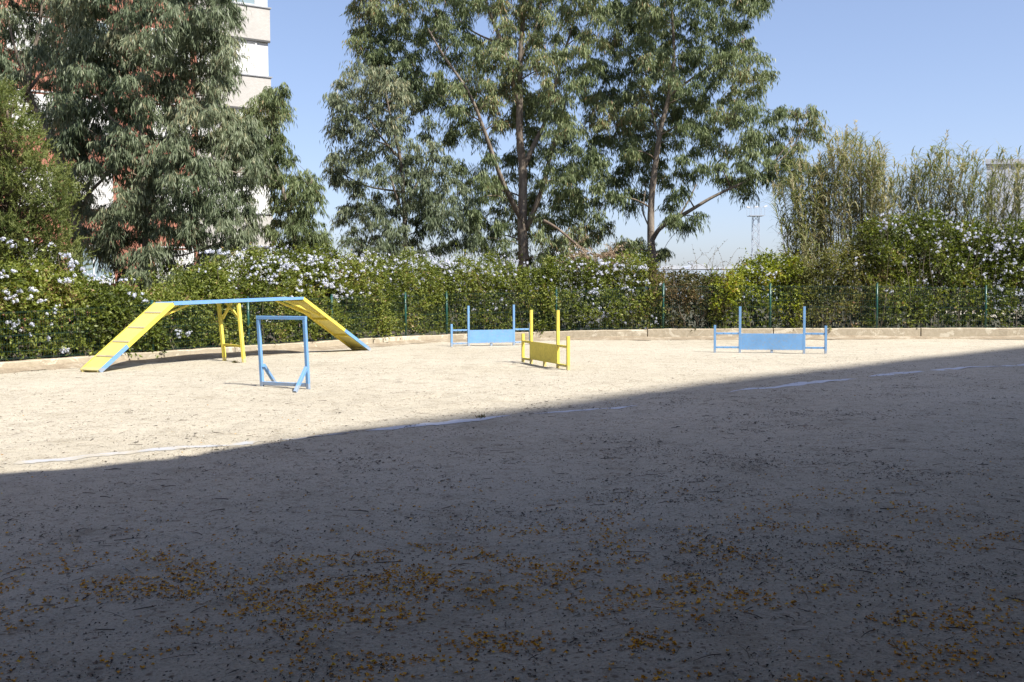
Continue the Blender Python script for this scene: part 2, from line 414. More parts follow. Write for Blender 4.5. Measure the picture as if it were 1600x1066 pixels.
def low_wall():
    root = empty('low_wall', (fp[8][0], fp[8][1], 0), 'low concrete kerb wall with flaking whitewash under the green fence', 'wall')
    r = random.Random(2)
    # cast sections, each a part, with narrow joints
    joints = [0]
    while joints[-1] < cum[-1]-4: joints.append(joints[-1]+r.uniform(3.2, 5.2))
    joints.append(cum[-1])
    for a, b_ in zip(joints[:-1], joints[1:]):
        mb = MB(); a2 = a+.009+r.random()*.012; b2 = b_-.009-r.random()*.012; dh = r.uniform(-.012, .012)
        n = max(6, int((b2-a2)/.22)); rows = []
        for k in range(n+1):
            s = a2+(b2-a2)*k/n; x, y, tx, ty = [float(v) for v in path(s)]
            nx, ny = ty, -tx      # towards the yard
            h = float(np.interp(s, cum, WT)) + (vnoise(s*3, 1, 3)-.5)*.018+dh
            j = (vnoise(s*4, 5, 2)-.5)*.02; e = .012+.014*vnoise(s*9, 2, 4)
            f = .12+j
            rows.append([(x+nx*f, y+ny*f, -.2), (x+nx*f, y+ny*f, h-e), (x+nx*(f-e), y+ny*(f-e), h), (x-nx*.12, y-ny*.12, h), (x-nx*.12, y-ny*.12, -.2)])
        vs = [v for rw in rows for v in rw]
        fs = [(k*5+j, (k+1)*5+j, (k+1)*5+j+1, k*5+j+1) for k in range(n) for j in range(4)]
        fs += [tuple(range(5))[::-1], tuple(n*5+j for j in range(5))]
        mb.add(vs, fs); mb.build('wall_section', M['wall'], root)
low_wall()
# strip of darker damp soil and litter heaped along the foot of the wall
def bed():
    mt, t, b = newmat('leaf_mould'); p = geo_pos(t); n = noise_node(t, 5, 6, .7, p)
    r = ramp(t, n.outputs['Fac'], [(.3, (.035, .028, .02)), (.55, (.07, .055, .035)), (.75, (.10, .095, .045))]); t.links.new(r.outputs['Color'], b.inputs['Base Color']); b.inputs['Roughness'].default_value = .95
    bump(t, b, n.outputs['Fac'], .8, .04)
    mb = MB(); vs = []; n_ = 60
    for k in range(n_+1):
        x, y, tx, ty = [float(v) for v in path(cum[-1]*k/n_)]
        for o_, zz in ((.125, .10), (1.2, .12), (3.5, .06), (9, .012)): vs.append((x-ty*o_, y+tx*o_, zz))
    mb.add(vs, [(k*4+j, k*4+j+1, (k+1)*4+j+1, (k+1)*4+j) for k in range(n_) for j in range(3)])
    tag(mb.build('planting_bed', mt), kind='structure')
    mt, t, b = newmat('damp_silt'); p = geo_pos(t); n = noise_node(t, 2.2, 6, .75, p); n2 = noise_node(t, 30, 4, .7, p)
    r = ramp(t, n.outputs['Fac'], [(.35, (.40, .35, .275)), (.5, (.27, .22, .155)), (.7, (.20, .155, .105))]); r2 = ramp(t, n2.outputs['Fac'], [(.3, (.7, .7, .7)), (.6, (1.1, 1.1, 1.1))])
    t.links.new(mixc(t, 1.0, r.outputs['Color'], r2.outputs['Color'], 'MULTIPLY'), b.inputs['Base Color']); b.inputs['Roughness'].default_value = .95
    mb = MB(); vs = []; n_ = 260
    for k in range(n_+1):
        s_ = cum[-1]*k/n_; x, y, tx, ty = [float(v) for v in path(s_)]; w_ = .16+.75*fbm(s_*.9, 2, 12)*fbm(s_*2.6, 4, 13)*1.6
        hh = .05+.07*vnoise(s_*.7, 3, 14)
        for o_, zz in ((.10, hh), (.13+w_*.35, hh*.45+.01), (.13+w_, float(ground_z(x+ty*(.13+w_), y-tx*(.13+w_)))+.003)): vs.append((x+ty*o_, y-tx*o_, zz))
    mb.add(vs, [(k*3+j, (k+1)*3+j, (k+1)*3+j+1, k*3+j+1) for k in range(n_) for j in range(2)])
    tag(mb.build('silt_bank', mt, smooth=True), kind='structure')
bed()
def scrubland():
    mt, t, b = newmat('rough_scrub_ground'); p = geo_pos(t); n = noise_node(t, .6, 8, .75, p)
    r = ramp(t, n.outputs['Fac'], [(.3, (.035, .04, .018)), (.55, (.07, .065, .032)), (.8, (.12, .10, .06))]); t.links.new(r.outputs['Color'], b.inputs['Base Color']); b.inputs['Roughness'].default_value = .95
    vs = []; n_ = 40
    for k in range(n_+1):
        x, y, tx, ty = [float(v) for v in path(cum[-1]*k/n_)]
        vs += [(x-ty*8.8, y+tx*8.8, .016), (x*1.02-ty*30, y+tx*30+5, .02), (x*40, 1200, .3)]
    mb = MB(); mb.add(vs, [(k*3+j, k*3+j+1, (k+1)*3+j+1, (k+1)*3+j) for k in range(n_) for j in range(2)])
    tag(mb.build('scrubland', mt), kind='structure')
scrubland()
def fence():
    root = empty('mesh_fence', (fp[8][0], fp[8][1], .3), 'dark green welded mesh fence on round posts in front of the flowering hedge', 'fence')
    for i, (q, wt, pt) in enumerate(zip(FP, WT, PT)):
        mb = MB()
        x, y = q
        lean = random.uniform(-.012, .012)
        mb.tube([(x, y, wt-.05), (x+lean, y, pt)], .031, 10)
        mb.tube([(x+lean, y, pt), (x+lean, y, pt+.012), (x+lean, y, pt+.025)], [.035, .034, .015], 10)
        for zz in (.25, .75):
            z = wt+(pt-wt)*zz; mb.tube([(x, y, z-.012), (x, y, z+.012)], .037, 8)
        mb.build('post', M['green_post'], root, True)
    for i in range(len(FP)-1):
        a = np.array(FP[i]); b_ = np.array(FP[i+1]); d = b_-a; L = np.linalg.norm(d); u = d/L
        nrm = np.array([u[1], -u[0]])
        mb = MB(); w = .0025
        za0, zb0 = WT[i]+.03, WT[i+1]+.03; za1, zb1 = PT[i]-.05, PT[i+1]-.05
        n = int(L/.055)
        for k in range(1, n):
            tt = k/n; p = a+d*tt+nrm*.006
            z0 = za0+(zb0-za0)*tt; z1 = za1+(zb1-za1)*tt
            mb.tube([(p[0], p[1], z0), (p[0], p[1], z1)], w, 3, False)
        hs = np.arange(.0, 1.01, .2/1.25)
        for hh in hs:
            for dz, off in ((0, .0), ) + (((.035, .0),) if abs(hh-.48) < .1 or hh < .05 or hh > .9 else ()):
                p = a+nrm*.0; q = b_
                mb.tube([(a[0], a[1], za0+(za1-za0)*min(hh, .985)+dz*.5), (b_[0], b_[1], zb0+(zb1-zb0)*min(hh, .985)+dz*.5)], w*1.25, 3, False)
        mb.build('wire_panel', M['wire'], root)
fence()

# ------------------------------------------------------------------ foliage machinery
def unit(v): return v/(np.linalg.norm(v, axis=-1, keepdims=True)+1e-9)
def leaf_quads(base, direc, length, width, fold=None):
    """kite shaped leaves"""
    n = len(base)
    side = unit(np.cross(direc, unit(rng.normal(size=(n, 3)))))
    L = length[:, None]; Wd = width[:, None]
    mid = base+direc*L*.42
    return np.stack([base, mid+side*Wd*.5, base+direc*L, mid-side*Wd*.5], 1)

def crown(parent, name, centers, radii, mat, twigs=20, lpt=10, llen=(.12, .2), lw=(.022, .034), droop=1.0, rbase=0.0, tone=None):
    """sprays of hanging leaves: every clump has twigs that arch out and down, leaves hang along them"""
    V = []; R_ = []
    C_ = np.repeat(centers, twigs, 0); rad = np.repeat(radii, twigs)
    tn = np.repeat(tone if tone is not None else np.zeros(len(centers)), twigs)
    n = len(C_)
    d = unit(rng.normal(size=(n, 3))*np.array([1, 1, .55])+np.array([0, 0, .15]))
    st = C_ + unit(rng.normal(size=(n, 3)))*(rad*rng.random(n)**.6*.55)[:, None]
    ln = rad*rng.uniform(.5, 1.05, n)
    tw_tone = rng.normal(0, .10, n)+tn
    for k in range(lpt):
        f = (k+rng.random(n))/lpt
        p = st+d*(ln*f)[:, None]; p[:, 2] -= droop*ln*f*f*.55
        ld = unit(d*.22+np.array([0, 0, -1.0])*droop+rng.normal(size=(n, 3))*.26)
        L = rng.uniform(*llen, n); w = rng.uniform(*lw, n)
        V.append(leaf_quads(p, ld, L, w)); R_.append(np.clip(rng.normal(.48, .17, n)+tw_tone, 0, 1))
    me = mesh_quads(name, np.concatenate(V), mat, np.concatenate(R_))
    o = link(name, me, parent); o['kind'] = 'stuff'
    return o

def inpoly(x, y, poly):
    c = np.zeros(len(x), bool); j = len(poly)-1
    for i in range(len(poly)):
        xi, yi = poly[i]; xj, yj = poly[j]
        c ^= ((yi > y) != (yj > y)) & (x < (xj-xi)*(y-yi)/(yj-yi+1e-9)+xi); j = i
    return c
def scatter(poly, gap, holes=(), tries=9000):
    P = np.array(poly, float); lo = P.min(0); hi = P.max(0)
    c = rng.uniform(lo, hi, (tries, 2)); c = c[inpoly(c[:, 0], c[:, 1], poly)]
    for hx, hy, hr in holes: c = c[np.hypot(c[:, 0]-hx, c[:, 1]-hy) > hr]
    keep = []
    for q in c:
        if all((q[0]-k[0])**2+(q[1]-k[1])**2 > gap*gap for k in keep[-400:]): keep.append(q)
    return np.array(keep)

def curve_pts(P, sub=4):
    P = [np.array(p, float) for p in P]; out = []
    for i in range(len(P)-1):
        p0 = P[max(i-1, 0)]; p1 = P[i]; p2 = P[i+1]; p3 = P[min(i+2, len(P)-1)]
        for k in range(sub):
            t = k/sub
            out.append(.5*((2*p1)+(-p0+p2)*t+(2*p0-5*p1+4*p2-p3)*t*t+(-p0+3*p1-3*p2+p3)*t**3))
    out.append(P[-1]); return out

def gum_tree(label, D, trunk, limbs, poly, holes, gap, mat, depth=1.6, rad=(.42, .7), twigs=20, lpt=10, extra_layers=1.0, leafk=1.0, cat='tree', name='eucalyptus_tree', group='eucalyptus trees behind the hedge', rbase=.2, bare=False, extra=()):
    """trunk, limbs: lists of (px, py, radius_m, depth offset)"""
    base = at(trunk[0][0], trunk[0][1], D)
    root = empty(name, (base[0], base[1], 0), label, cat, group)
    nodes = []; nrad = []
    mb = MB()
    tp = [at(q[0], q[1], D+q[3]) for q in trunk]
    tp = [np.array([tp[0][0]-(tp[1][0]-tp[0][0])*.2, tp[0][1], -.3])] + tp
    tr = [trunk[0][2]*1.25]+[q[2] for q in trunk]
    cp = curve_pts(tp); cr = np.interp(np.linspace(0, len(tp)-1, len(cp)), range(len(tp)), tr)
    cr = [r*(1+.12*(vnoise(k*.7, D, 3)-.5)) for k, r in enumerate(cr)]
    mb.tube(cp, cr, 10); mb.build('trunk', M['bark'], root, True)
    nodes += cp[2:]; nrad += list(cr[2:])
    for lb in limbs:
        lp = [at(q[0], q[1], D+q[3]) for q in lb]
        cpp = curve_pts(lp); crr = list(np.interp(np.linspace(0, len(lp)-1, len(cpp)), range(len(lp)), [q[2] for q in lb]))
        mb = MB(); mb.tube(cpp, crr, 8); mb.build('limb', M['bark'], root, True)
        nodes += cpp; nrad += crr
    c2 = scatter(poly, gap, holes)
    if len(extra): c2 = np.concatenate([c2, np.array(extra, float)])
    n = len(c2)
    cx = c2[:, 0].mean()
    w = (c2[:, 0].max()-c2[:, 0].min())/2+1
    rel = np.clip(1-((c2[:, 0]-cx)/w)**2, .15, 1)**.5
    dd = rng.uniform(-1, 1, n)*depth*rel
    tq = np.array([[q[0], q[1]] for q in trunk if q[1] > 120]); ty_ = np.linspace(tq[:, 1].min(), tq[:, 1].max(), 40); o_ = np.argsort(tq[:, 1]); tx_ = np.interp(ty_, tq[o_, 1], tq[o_, 0])
    nearT = np.min(np.hypot(c2[:, 0][:, None]-tx_[None], c2[:, 1][:, None]-ty_[None]), axis=1) < 24
    nearT &= bare
    dd = np.where(nearT, np.abs(dd)*.7+.75, dd)
    # a second looser layer behind and in front
    k2 = rng.random(n) < extra_layers-1
    c2 = np.concatenate([c2, c2[k2]+rng.normal(0, gap*.45, (k2.sum(), 2))]); dd = np.concatenate([dd, np.where(nearT[k2], 1, -1)*dd[k2]*rng.uniform(.6, 1.1, k2.sum())])
    if len(c2) > n:
        ok = np.ones(len(c2), bool)
        for hx, hy, hr in holes: ok &= np.hypot(c2[:, 0]-hx, c2[:, 1]-hy) > hr
        c2 = c2[ok]; dd = dd[ok]
    cen = np.array([at(a, b, D+e) for (a, b), e in zip(c2, dd)])
    nd = np.array(nodes)
    # branches reach from the wood to every clump
    bm_ = MB(); 
    order = np.argsort(np.min(np.linalg.norm(cen[:, None]-nd[None], axis=2), axis=1))
    extra = []; 
    allp = list(nodes); allr = list(nrad)
    for i in order:
        A = np.array(allp); c = cen[i]
        dist = np.linalg.norm(A-c, axis=1) + np.maximum(0, A[:, 2]-c[2]+.1)*2.0
        j = int(np.argmin(dist)); a = A[j]; L = np.linalg.norm(c-a)
        if L < .15: continue
        r0 = min(allr[j]*.6, .012+.014*L)
        mid = (a+c)/2+np.array([0, 0, .12*L])+rng.normal(0, .06*L, 3)
        pts = []
        for t in np.linspace(0, 1, 5):
            pts.append((1-t)**2*a+2*t*(1-t)*mid+t*t*c)
        bm_.tube(pts, [r0*(1-.7*t)+.004 for t in np.linspace(0, 1, 5)], 4, False)
        allp += pts[2:]; allr += [r0*.55, r0*.4, r0*.35]
    bo = bm_.build('branches', M['twig'], root, True); bo['kind'] = 'stuff'
    radii = rng.uniform(rad[0], rad[1], len(cen))
    tone = (fbm(c2[:, 0]/60, c2[:, 1]/60, int(D))-.47)*.95
    crown(root, 'crown', cen, radii, mat, int(twigs*2.0), lpt, (.15*leafk, .25*leafk), (.023*leafk, .038*leafk), tone=tone)
    return root

# ------------------------------------------------------------------ hedge
HX = [-260, 0, 60, 110, 150, 200, 232, 262, 300, 340, 380, 430, 520, 600, 700, 800, 870, 950, 1000, 1050, 1100, 1150, 1200, 1250, 1290, 1340, 1372, 1420, 1480, 1540, 1600, 1900]
HY = [380, 392, 386, 388, 408, 440, 452, 448, 440, 422, 405, 396, 394, 402, 402, 406, 402, 402, 405, 416, 420, 408, 404, 402, 392, 382, 350, 336, 338, 342, 352, 350]
def hedge_top(s):
    x, y, tx, ty = path(s)
    px = 800+1600*x/y
    d = y+.7
    return CAM_H+(hor(px)-np.interp(px, HX, HY))*d/1600
def front_off(s, z):
    """how far behind the fence the leafy face stands (lumpy)"""
    return np.interp(s, [0, 8, 30, 40], [-.12, -.10, -.08, .02])+.62*fbm(s*.9, z*1.1, 21)+.30*(vnoise(s*2.6, z*2.9, 25))-.22
def shrub(label, p0, p1, mat, dens, stems, flowers, lowgap=0.0, leaf=1.0, name='plumbago_shrub', cat='shrub', group=None, seed=0, thick=1.5):
    s0, s1 = float(s_of_px(p0)), float(s_of_px(p1))
    if p0 < -150: s0 = 1.2
    if p1 > 1700: s1 = cum[-1]-1.0
    x, y, tx, ty = [float(v) for v in path((s0+s1)/2)]
    root = empty(name, (x-ty*-.0, y+.7, 0), label, cat, group)
    Ls = s1-s0
    area = Ls*2.4
    n = int(area*dens*1.9)
    s = rng.uniform(s0-.15, s1+.15, n*2)
    top = hedge_top(s) - np.interp(s, [0, 14, 20], [.28, .22, .12]) + (fbm(s*1.3, s*0, 31)-.5)*.75 + (vnoise(s*4.3, s*0+3, 37)-.5)*.34
    u = rng.random(n*2)
    z = .22+(top-.22)*u**.85
    # position in thickness: mostly the face, some through the body, and the top
    q = rng.random(n*2)
    fo = front_off(s, z)
    up = z/top
    roundoff = .55*np.clip((up-.72)/.28, 0, 1)**2
    t = fo+roundoff+np.where(q < .66, rng.exponential(.10, n*2), rng.uniform(.1, thick, n*2))
    # sparse lower skirt
    keep = np.ones(n*2, bool)
    if lowgap > 0:
        pr = .78*lowgap*np.clip((1.25-z)/.7, 0, 1)*(.45+1.0*fbm(s*1.3, z*1.8, 44))
        keep &= rng.random(n*2) > pr
    # dark hollows
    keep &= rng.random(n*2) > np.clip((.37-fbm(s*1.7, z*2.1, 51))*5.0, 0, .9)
    s, z, t, top = s[keep][:n], z[keep][:n], t[keep][:n], top[keep][:n]
    n = len(s)
    x, y, tx, ty = path(s)
    nx, ny = ty, -tx
    base = np.stack([x-nx*t, y-ny*t, z], 1)
    out = np.stack([nx, ny, nx*0], 1)
    d = unit(out*.55+np.array([0, 0, .55])+rng.normal(size=(n, 3))*.55)
    ln = rng.uniform(.12, .30, n)
    # wispy shoots at the top
    wisp = (z > top-.15) & (rng.random(n) < .10)
    ln[wisp] *= rng.uniform(1.6, 3.0, wisp.sum()); d[wisp] = unit(d[wisp]+np.array([0, 0, 1.2]))
    V = []; R_ = []
    tn = rng.normal(0, .12, n)+(fbm(s*1.4, z*1.6, 61)-.5)*.9
    for k in range(9):
        f = (k+rng.random(n))/9
        p = base+d*(ln*f)[:, None]; p[:, 2] -= .3*ln*f*f
        ld = unit(d*.5+rng.normal(size=(n, 3))*.7+out*.25)
        V.append(leaf_quads(p, ld, rng.uniform(.05, .085, n)*leaf, rng.uniform(.028, .046, n)*leaf))
        R_.append(np.clip(rng.normal(.45, .18, n)+tn, 0, 1))
    me = mesh_quads('foliage', np.concatenate(V), mat, np.concatenate(R_)); o = link('foliage', me, root); o['kind'] = 'stuff'
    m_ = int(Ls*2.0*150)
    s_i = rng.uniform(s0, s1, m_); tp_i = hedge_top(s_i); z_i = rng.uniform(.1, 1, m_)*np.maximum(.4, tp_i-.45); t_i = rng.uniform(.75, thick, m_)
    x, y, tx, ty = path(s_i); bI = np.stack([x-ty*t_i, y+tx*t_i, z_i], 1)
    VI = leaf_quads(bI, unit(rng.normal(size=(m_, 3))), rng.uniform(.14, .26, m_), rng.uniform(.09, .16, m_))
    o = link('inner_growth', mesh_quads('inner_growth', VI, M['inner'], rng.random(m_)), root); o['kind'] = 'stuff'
    # stems
    mb = MB(); r = random.Random(seed+5)
    for k in range(int(Ls*stems)):
        s_ = r.uniform(s0, s1); x, y, tx, ty = [float(v) for v in path(s_)]; tt = r.uniform(.08, .9)
        b = np.array([x-ty*tt, y+tx*tt, .1]); H = r.uniform(.7, 1.0)*float(hedge_top(s_))
        if r.random() < .4: H *= .5
        lx = r.uniform(-.5, .5); ly = r.uniform(-.25, .15)
        pts = [b+np.array([lx*f*f+.07*math.sin(f*6+k), ly*f+.04*math.cos(f*7+k), H*f]) for f in np.linspace(0, 1, 6)]
        r0 = r.uniform(.005, .014)
        mb.tube(pts, [r0*(1-.7*f) for f in np.linspace(0, 1, 6)], 4, False)
        for j in range(2):
            f = r.uniform(.3, .7); a = b+np.array([lx*f*f+.07*math.sin(f*6+k), ly*f+.04*math.cos(f*7+k), H*f])
            mb.tube([a, a+np.array([r.uniform(-.3, .3), r.uniform(-.15, .1), r.uniform(.05, .3)])], [r0*.5, r0*.25], 3, False)
    if mb.v:
        o = mb.build('stems', M['stem'], root); o['kind'] = 'stuff'
    # flower heads
    for (cx, cy, rx, ry, cnt) in flowers:
        spots = [(r.gauss(0, .6)*rx+cx, r.gauss(0, .6)*ry+cy, r.uniform(3, 13)) for _ in range(max(2, cnt//3))]
        for k in range(int(cnt*1.4)):
            q_ = spots[int(len(spots)*r.random()**1.5)]
            a = q_[0]+r.gauss(0, 1)*q_[2]; b = q_[1]+r.gauss(0, .6)*q_[2]
            if a < -150 or a > 1750: continue
            s_ = float(s_of_px(a)); x, y, tx, ty = [float(v) for v in path(s_)]
            zz = CAM_H+(hor(a)-b)*(y+.2)/1600
            tp = float(hedge_top(s_))
            if zz < .28: continue
            zz = min(zz, tp+.16)
            off = float(front_off(s_, zz))+.55*max(0, (zz/tp-.72)/.28)**2-.10-r.random()*.1
            if zz > tp-.1: off += r.uniform(0, .5)
            off = max(off, .05)
            o = linklocal('flower_head', r.choice(FLW), root)
            o.location = (x-ty*off-root.location.x, y+tx*off-root.location.y, zz)
            o.rotation_euler = (r.uniform(-.7, .4), r.uniform(-.5, .5), r.uniform(-1, 1))
            k_ = r.uniform(.6, 1.25); o.scale = (k_, k_, k_)
    return root
# flower head meshes: a loose ball of five-petalled pale blue flowers
FLW = []
for v in range(7):
    V = []; R_ = []
    r = random.Random(v)
    el_ = np.array([r.uniform(.8, 1.7), 1, r.uniform(.6, 1.3)])
    for k in range(r.randint(5, 12)):
        n_ = np.array([r.gauss(0, 1), r.gauss(-.6, .8), r.gauss(.4, .8)]); n_ /= np.linalg.norm(n_)
        c = n_*r.uniform(.022, .056)*el_
        a = np.cross(n_, [0, 0, 1.]); a /= np.linalg.norm(a)+1e-6; b = np.cross(n_, a); V.append([-a*.002, a*.002, c+a*.002, c-a*.002]); R_.append(.1); rr = r.uniform(.012, .020); ph = r.random()*6
        for j in range(5):
            t0 = ph+j*1.2566
            e = lambda t, q: c+(a*math.cos(t)+b*math.sin(t))*rr*q-n_*.004*q
            V.append([c, e(t0-.5, .8), e(t0, 1.1), e(t0+.5, .8)]); R_.append(min(1, max(0, r.gauss(.55, .2))))
    for j in range(6):
        t0 = j*1.047; q = lambda t, rr, z: np.array([math.cos(t)*rr, math.sin(t)*rr, z])
        V.append([q(t0, .026, -.02), q(t0+1.047, .026, -.02), q(t0+1.047, .020, .022), q(t0, .020, .022)]); R_.append(.1)
    FLW.append(mesh_quads('flower_head', np.array(V), M['petal'], R_))

HG = 'plumbago shrubs forming the hedge'
shrub('tall leafy shrub with scattered pale blue flowers at the left end of the hedge', -260, 238, M['hedge'], 210, 3, [(90, 395, 90, 35, 30), (40, 470, 80, 50, 26), (150, 420, 60, 25, 16), (210, 440, 30, 20, 12), (90, 540, 60, 25, 8), (120, 470, 90, 60, 10)], .25, 1.15, group=HG, seed=1)
shrub('dense green shrub with few flowers behind the walkway ramp and trestle', 228, 372, M['hedge'], 250, 5, [(290, 505, 90, 40, 9), (270, 520, 25, 20, 6), (372, 435, 40, 20, 8)], .35, 1.05, group=HG, seed=2)
shrub('shrub topped by a thick drift of pale blue flowers behind the hoop frame', 362, 560, M['hedge'], 250, 5, [(470, 403, 80, 20, 125), (505, 430, 55, 25, 60), (420, 430, 40, 22, 14), (545, 450, 25, 12, 10), (470, 440, 90, 50, 12)], .5, 1.0, group=HG, seed=3)
shrub('hedge shrub with pale flowers along its crest left of the far blue jump', 550, 702, M['hedge'], 250, 5, [(630, 408, 80, 14, 75), (600, 450, 60, 25, 18), (670, 435, 30, 16, 12)], .35, 1.0, group=HG, seed=4)
shrub('dark green shrub behind the far blue jump with flowers only along its top', 692, 862, M['hedge'], 255, 5, [(740, 408, 80, 12, 46), (715, 428, 22, 14, 16), (820, 420, 70, 18, 14), (800, 470, 80, 40, 6)], .12, 1.0, group=HG, seed=5)
shrub('flowering shrub dotted all over with round pale blue heads right of the yellow jump', 852, 1032, M['hedge'], 245, 6, [(935, 415, 65, 16, 45), (960, 445, 60, 18, 28), (935, 475, 55, 25, 26), (980, 490, 45, 18, 14), (900, 490, 30, 15, 5), (1000, 430, 40, 25, 8)], .15, 1.0, group=HG, seed=6)
shrub('thin browning shrub with bare grey stems between flowering hedge and yellow-green bush', 1022, 1128, M['hedge_brown'], 200, 22, [(1040, 430, 20, 20, 3), (1080, 415, 30, 10, 3)], .85, .95, name='browning_shrub', seed=7)
shrub('yellow-green bush behind the left post of the right-hand blue jump', 1118, 1246, M['hedge_yellow'], 200, 16, [(1215, 425, 25, 15, 5), (1170, 415, 30, 10, 3)], .8, 1.15, name='leafy_bush', seed=8)
shrub('dull olive shrub with many bare stems at the foot of the tall reeds', 1236, 1378, M['hedge_dark'], 215, 26, [(1350, 395, 25, 30, 4)], .8, 1.0, name='leafy_shrub', seed=9)
shrub('big bulging shrub with pale blue flowers in front of the reeds at the right end', 1366, 1900, M['hedge'], 230, 9, [(1400, 350, 40, 30, 22), (1470, 365, 50, 30, 34), (1540, 385, 55, 35, 60), (1570, 430, 45, 30, 24), (1430, 410, 70, 40, 16), (1590, 370, 40, 30, 20), (1500, 330, 60, 15, 10), (1680, 400, 60, 50, 30), (1530, 470, 30, 10, 2)], .62, 1.15, group=HG, seed=10, thick=1.9)

# long wispy shoots that stand above the hedge against the sky
def wisps():
    root = empty('bare_sprawling_shoots', tuple(at(1150, 430, 32.2)), 'thin bare arching shoots rising above the yellow-green bush against the sky', 'plant')
    mb = MB(); r = random.Random(8); lv = []
    for k in range(34):
        x0 = r.uniform(1075, 1262); b = at(x0, 425, 32+r.uniform(0, .9)); h = r.uniform(.35, 1.05); lx = r.uniform(-.8, .8)
        if x0 > 1225: h *= 1.3
        pts = [b+np.array([lx*f**1.6, 0, h*f-(.45*h*max(0, f-.6)**2*4 if r.random() < .5 else 0)]) for f in np.linspace(0, 1, 8)]
        mb.tube(pts, [.006*(1-.6*f) for f in np.linspace(0, 1, 8)], 3, False)
        for q in range(14):
            f = r.uniform(.15, 1); i = min(6, int(f*7)); p = pts[i]+(pts[i+1]-pts[i])*(f*7-i); lv.append(p)
    o = mb.build('stems', M['twig'], root); o['kind'] = 'stuff'
    lv = np.array(lv); n = len(lv)
    me = mesh_quads('leaves', leaf_quads(lv, unit(rng.normal(size=(n, 3))), rng.uniform(.03, .06, n), rng.uniform(.015, .03, n)), M['hedge_brown'], rng.random(n))
    link('leaves', me, root)['kind'] = 'stuff'
wisps()

# ------------------------------------------------------------------ eucalyptus trees
H3 = [(665, 102, 16), (752, 38, 20), (650, 190, 24), (732, 232, 28), (831, 122, 22), (838, 185, 14), (787, 222, 20), (854, 307, 16), (840, 262, 14), (700, 70, 10),
      (961, 242, 18), (957, 331, 24), (900, 170, 10), (812, 200, 12), (816, 290, 14), (800, 130, 8), (780, 150, 8)]
gum_tree('tallest eucalyptus with forked pale trunk in the middle of the picture', 38.5,
    [(818, 408, .21, 0), (816, 350, .19, 0), (817, 270, .165, 0), (812, 215, .14, 0), (812, 160, .125, .1), (813, 90, .1, .2), (818, 20, .085, .3), (822, -60, .05, .3)],
    [[(812, 170, .10, .1), (798, 120, .085, -.2), (785, 70, .07, -.4), (765, 20, .06, -.6), (748, -40, .03, -.8)],
     [(816, 345, .12, 0), (800, 315, .10, -.5), (779, 268, .08, -.9), (757, 205, .065, -1.2), (733, 146, .05, -1.4), (693, 87, .04, -1.6), (669, 45, .025, -1.7)],
     [(819, 262, .10, 0), (835, 225, .09, .3), (852, 190, .075, .5), (865, 140, .06, .7), (880, 90, .05, .9), (900, 20, .03, 1)],
     [(822, 360, .11, 0), (838, 320, .095, -.4), (850, 285, .085, -.6), (862, 235, .07, -.8), (876, 190, .06, -.9), (882, 160, .04, -1)],
     [(813, 90, .06, .2), (835, 50, .045, .4), (850, -20, .03, .5)],
     [(785, 70, .045, -.4), (740, 50, .03, -.3), (705, 20, .02, -.2)]],
    [(566, -110), (552, 20), (560, 70), (600, 120), (640, 150), (690, 175), (705, 230), (745, 320), (730, 385), (780, 402), (865, 402), (925, 398), (948, 365), (975, 300), (982, 250), (1000, 190), (990, 120), (1005, 60), (1000, -110)],
    H3, 19, M['euc'], depth=2.3, rad=(.36, .62), twigs=23, lpt=9, extra_layers=1.6, bare=True)
gum_tree('slender low-branched eucalyptus with blue-grey foliage left of the tallest one', 37.0,
    [(634, 405, .10, 0), (633, 360, .09, 0), (630, 300, .075, 0), (626, 250, .06, 0), (612, 190, .045, 0), (602, 140, .03, 0)],
    [[(633, 345, .06, 0), (620, 310, .05, -.3), (610, 275, .035, -.5)], [(631, 330, .055, 0), (655, 280, .04, .3), (680, 230, .03, .5)], [(626, 250, .045, 0), (585, 200, .03, .2), (560, 150, .02, .3)], [(630, 300, .04, 0), (570, 290, .03, .2), (520, 262, .015, .2)]],
    [(503, 262), (537, 228), (516, 198), (520, 150), (530, 118), (548, 105), (600, 95), (640, 130), (672, 190), (700, 250), (745, 330), (735, 385), (640, 398), (556, 392), (540, 372), (530, 330), (540, 305), (528, 285), (500, 275)],
    [(570, 114, 13), (650, 190, 20), (543, 220, 16), (578, 283, 16), (700, 205, 18), (548, 300, 10), (600, 250, 8)], 17, M['euc_blue'], depth=1.6, rad=(.32, .55), twigs=20, lpt=9, extra_layers=1.2)
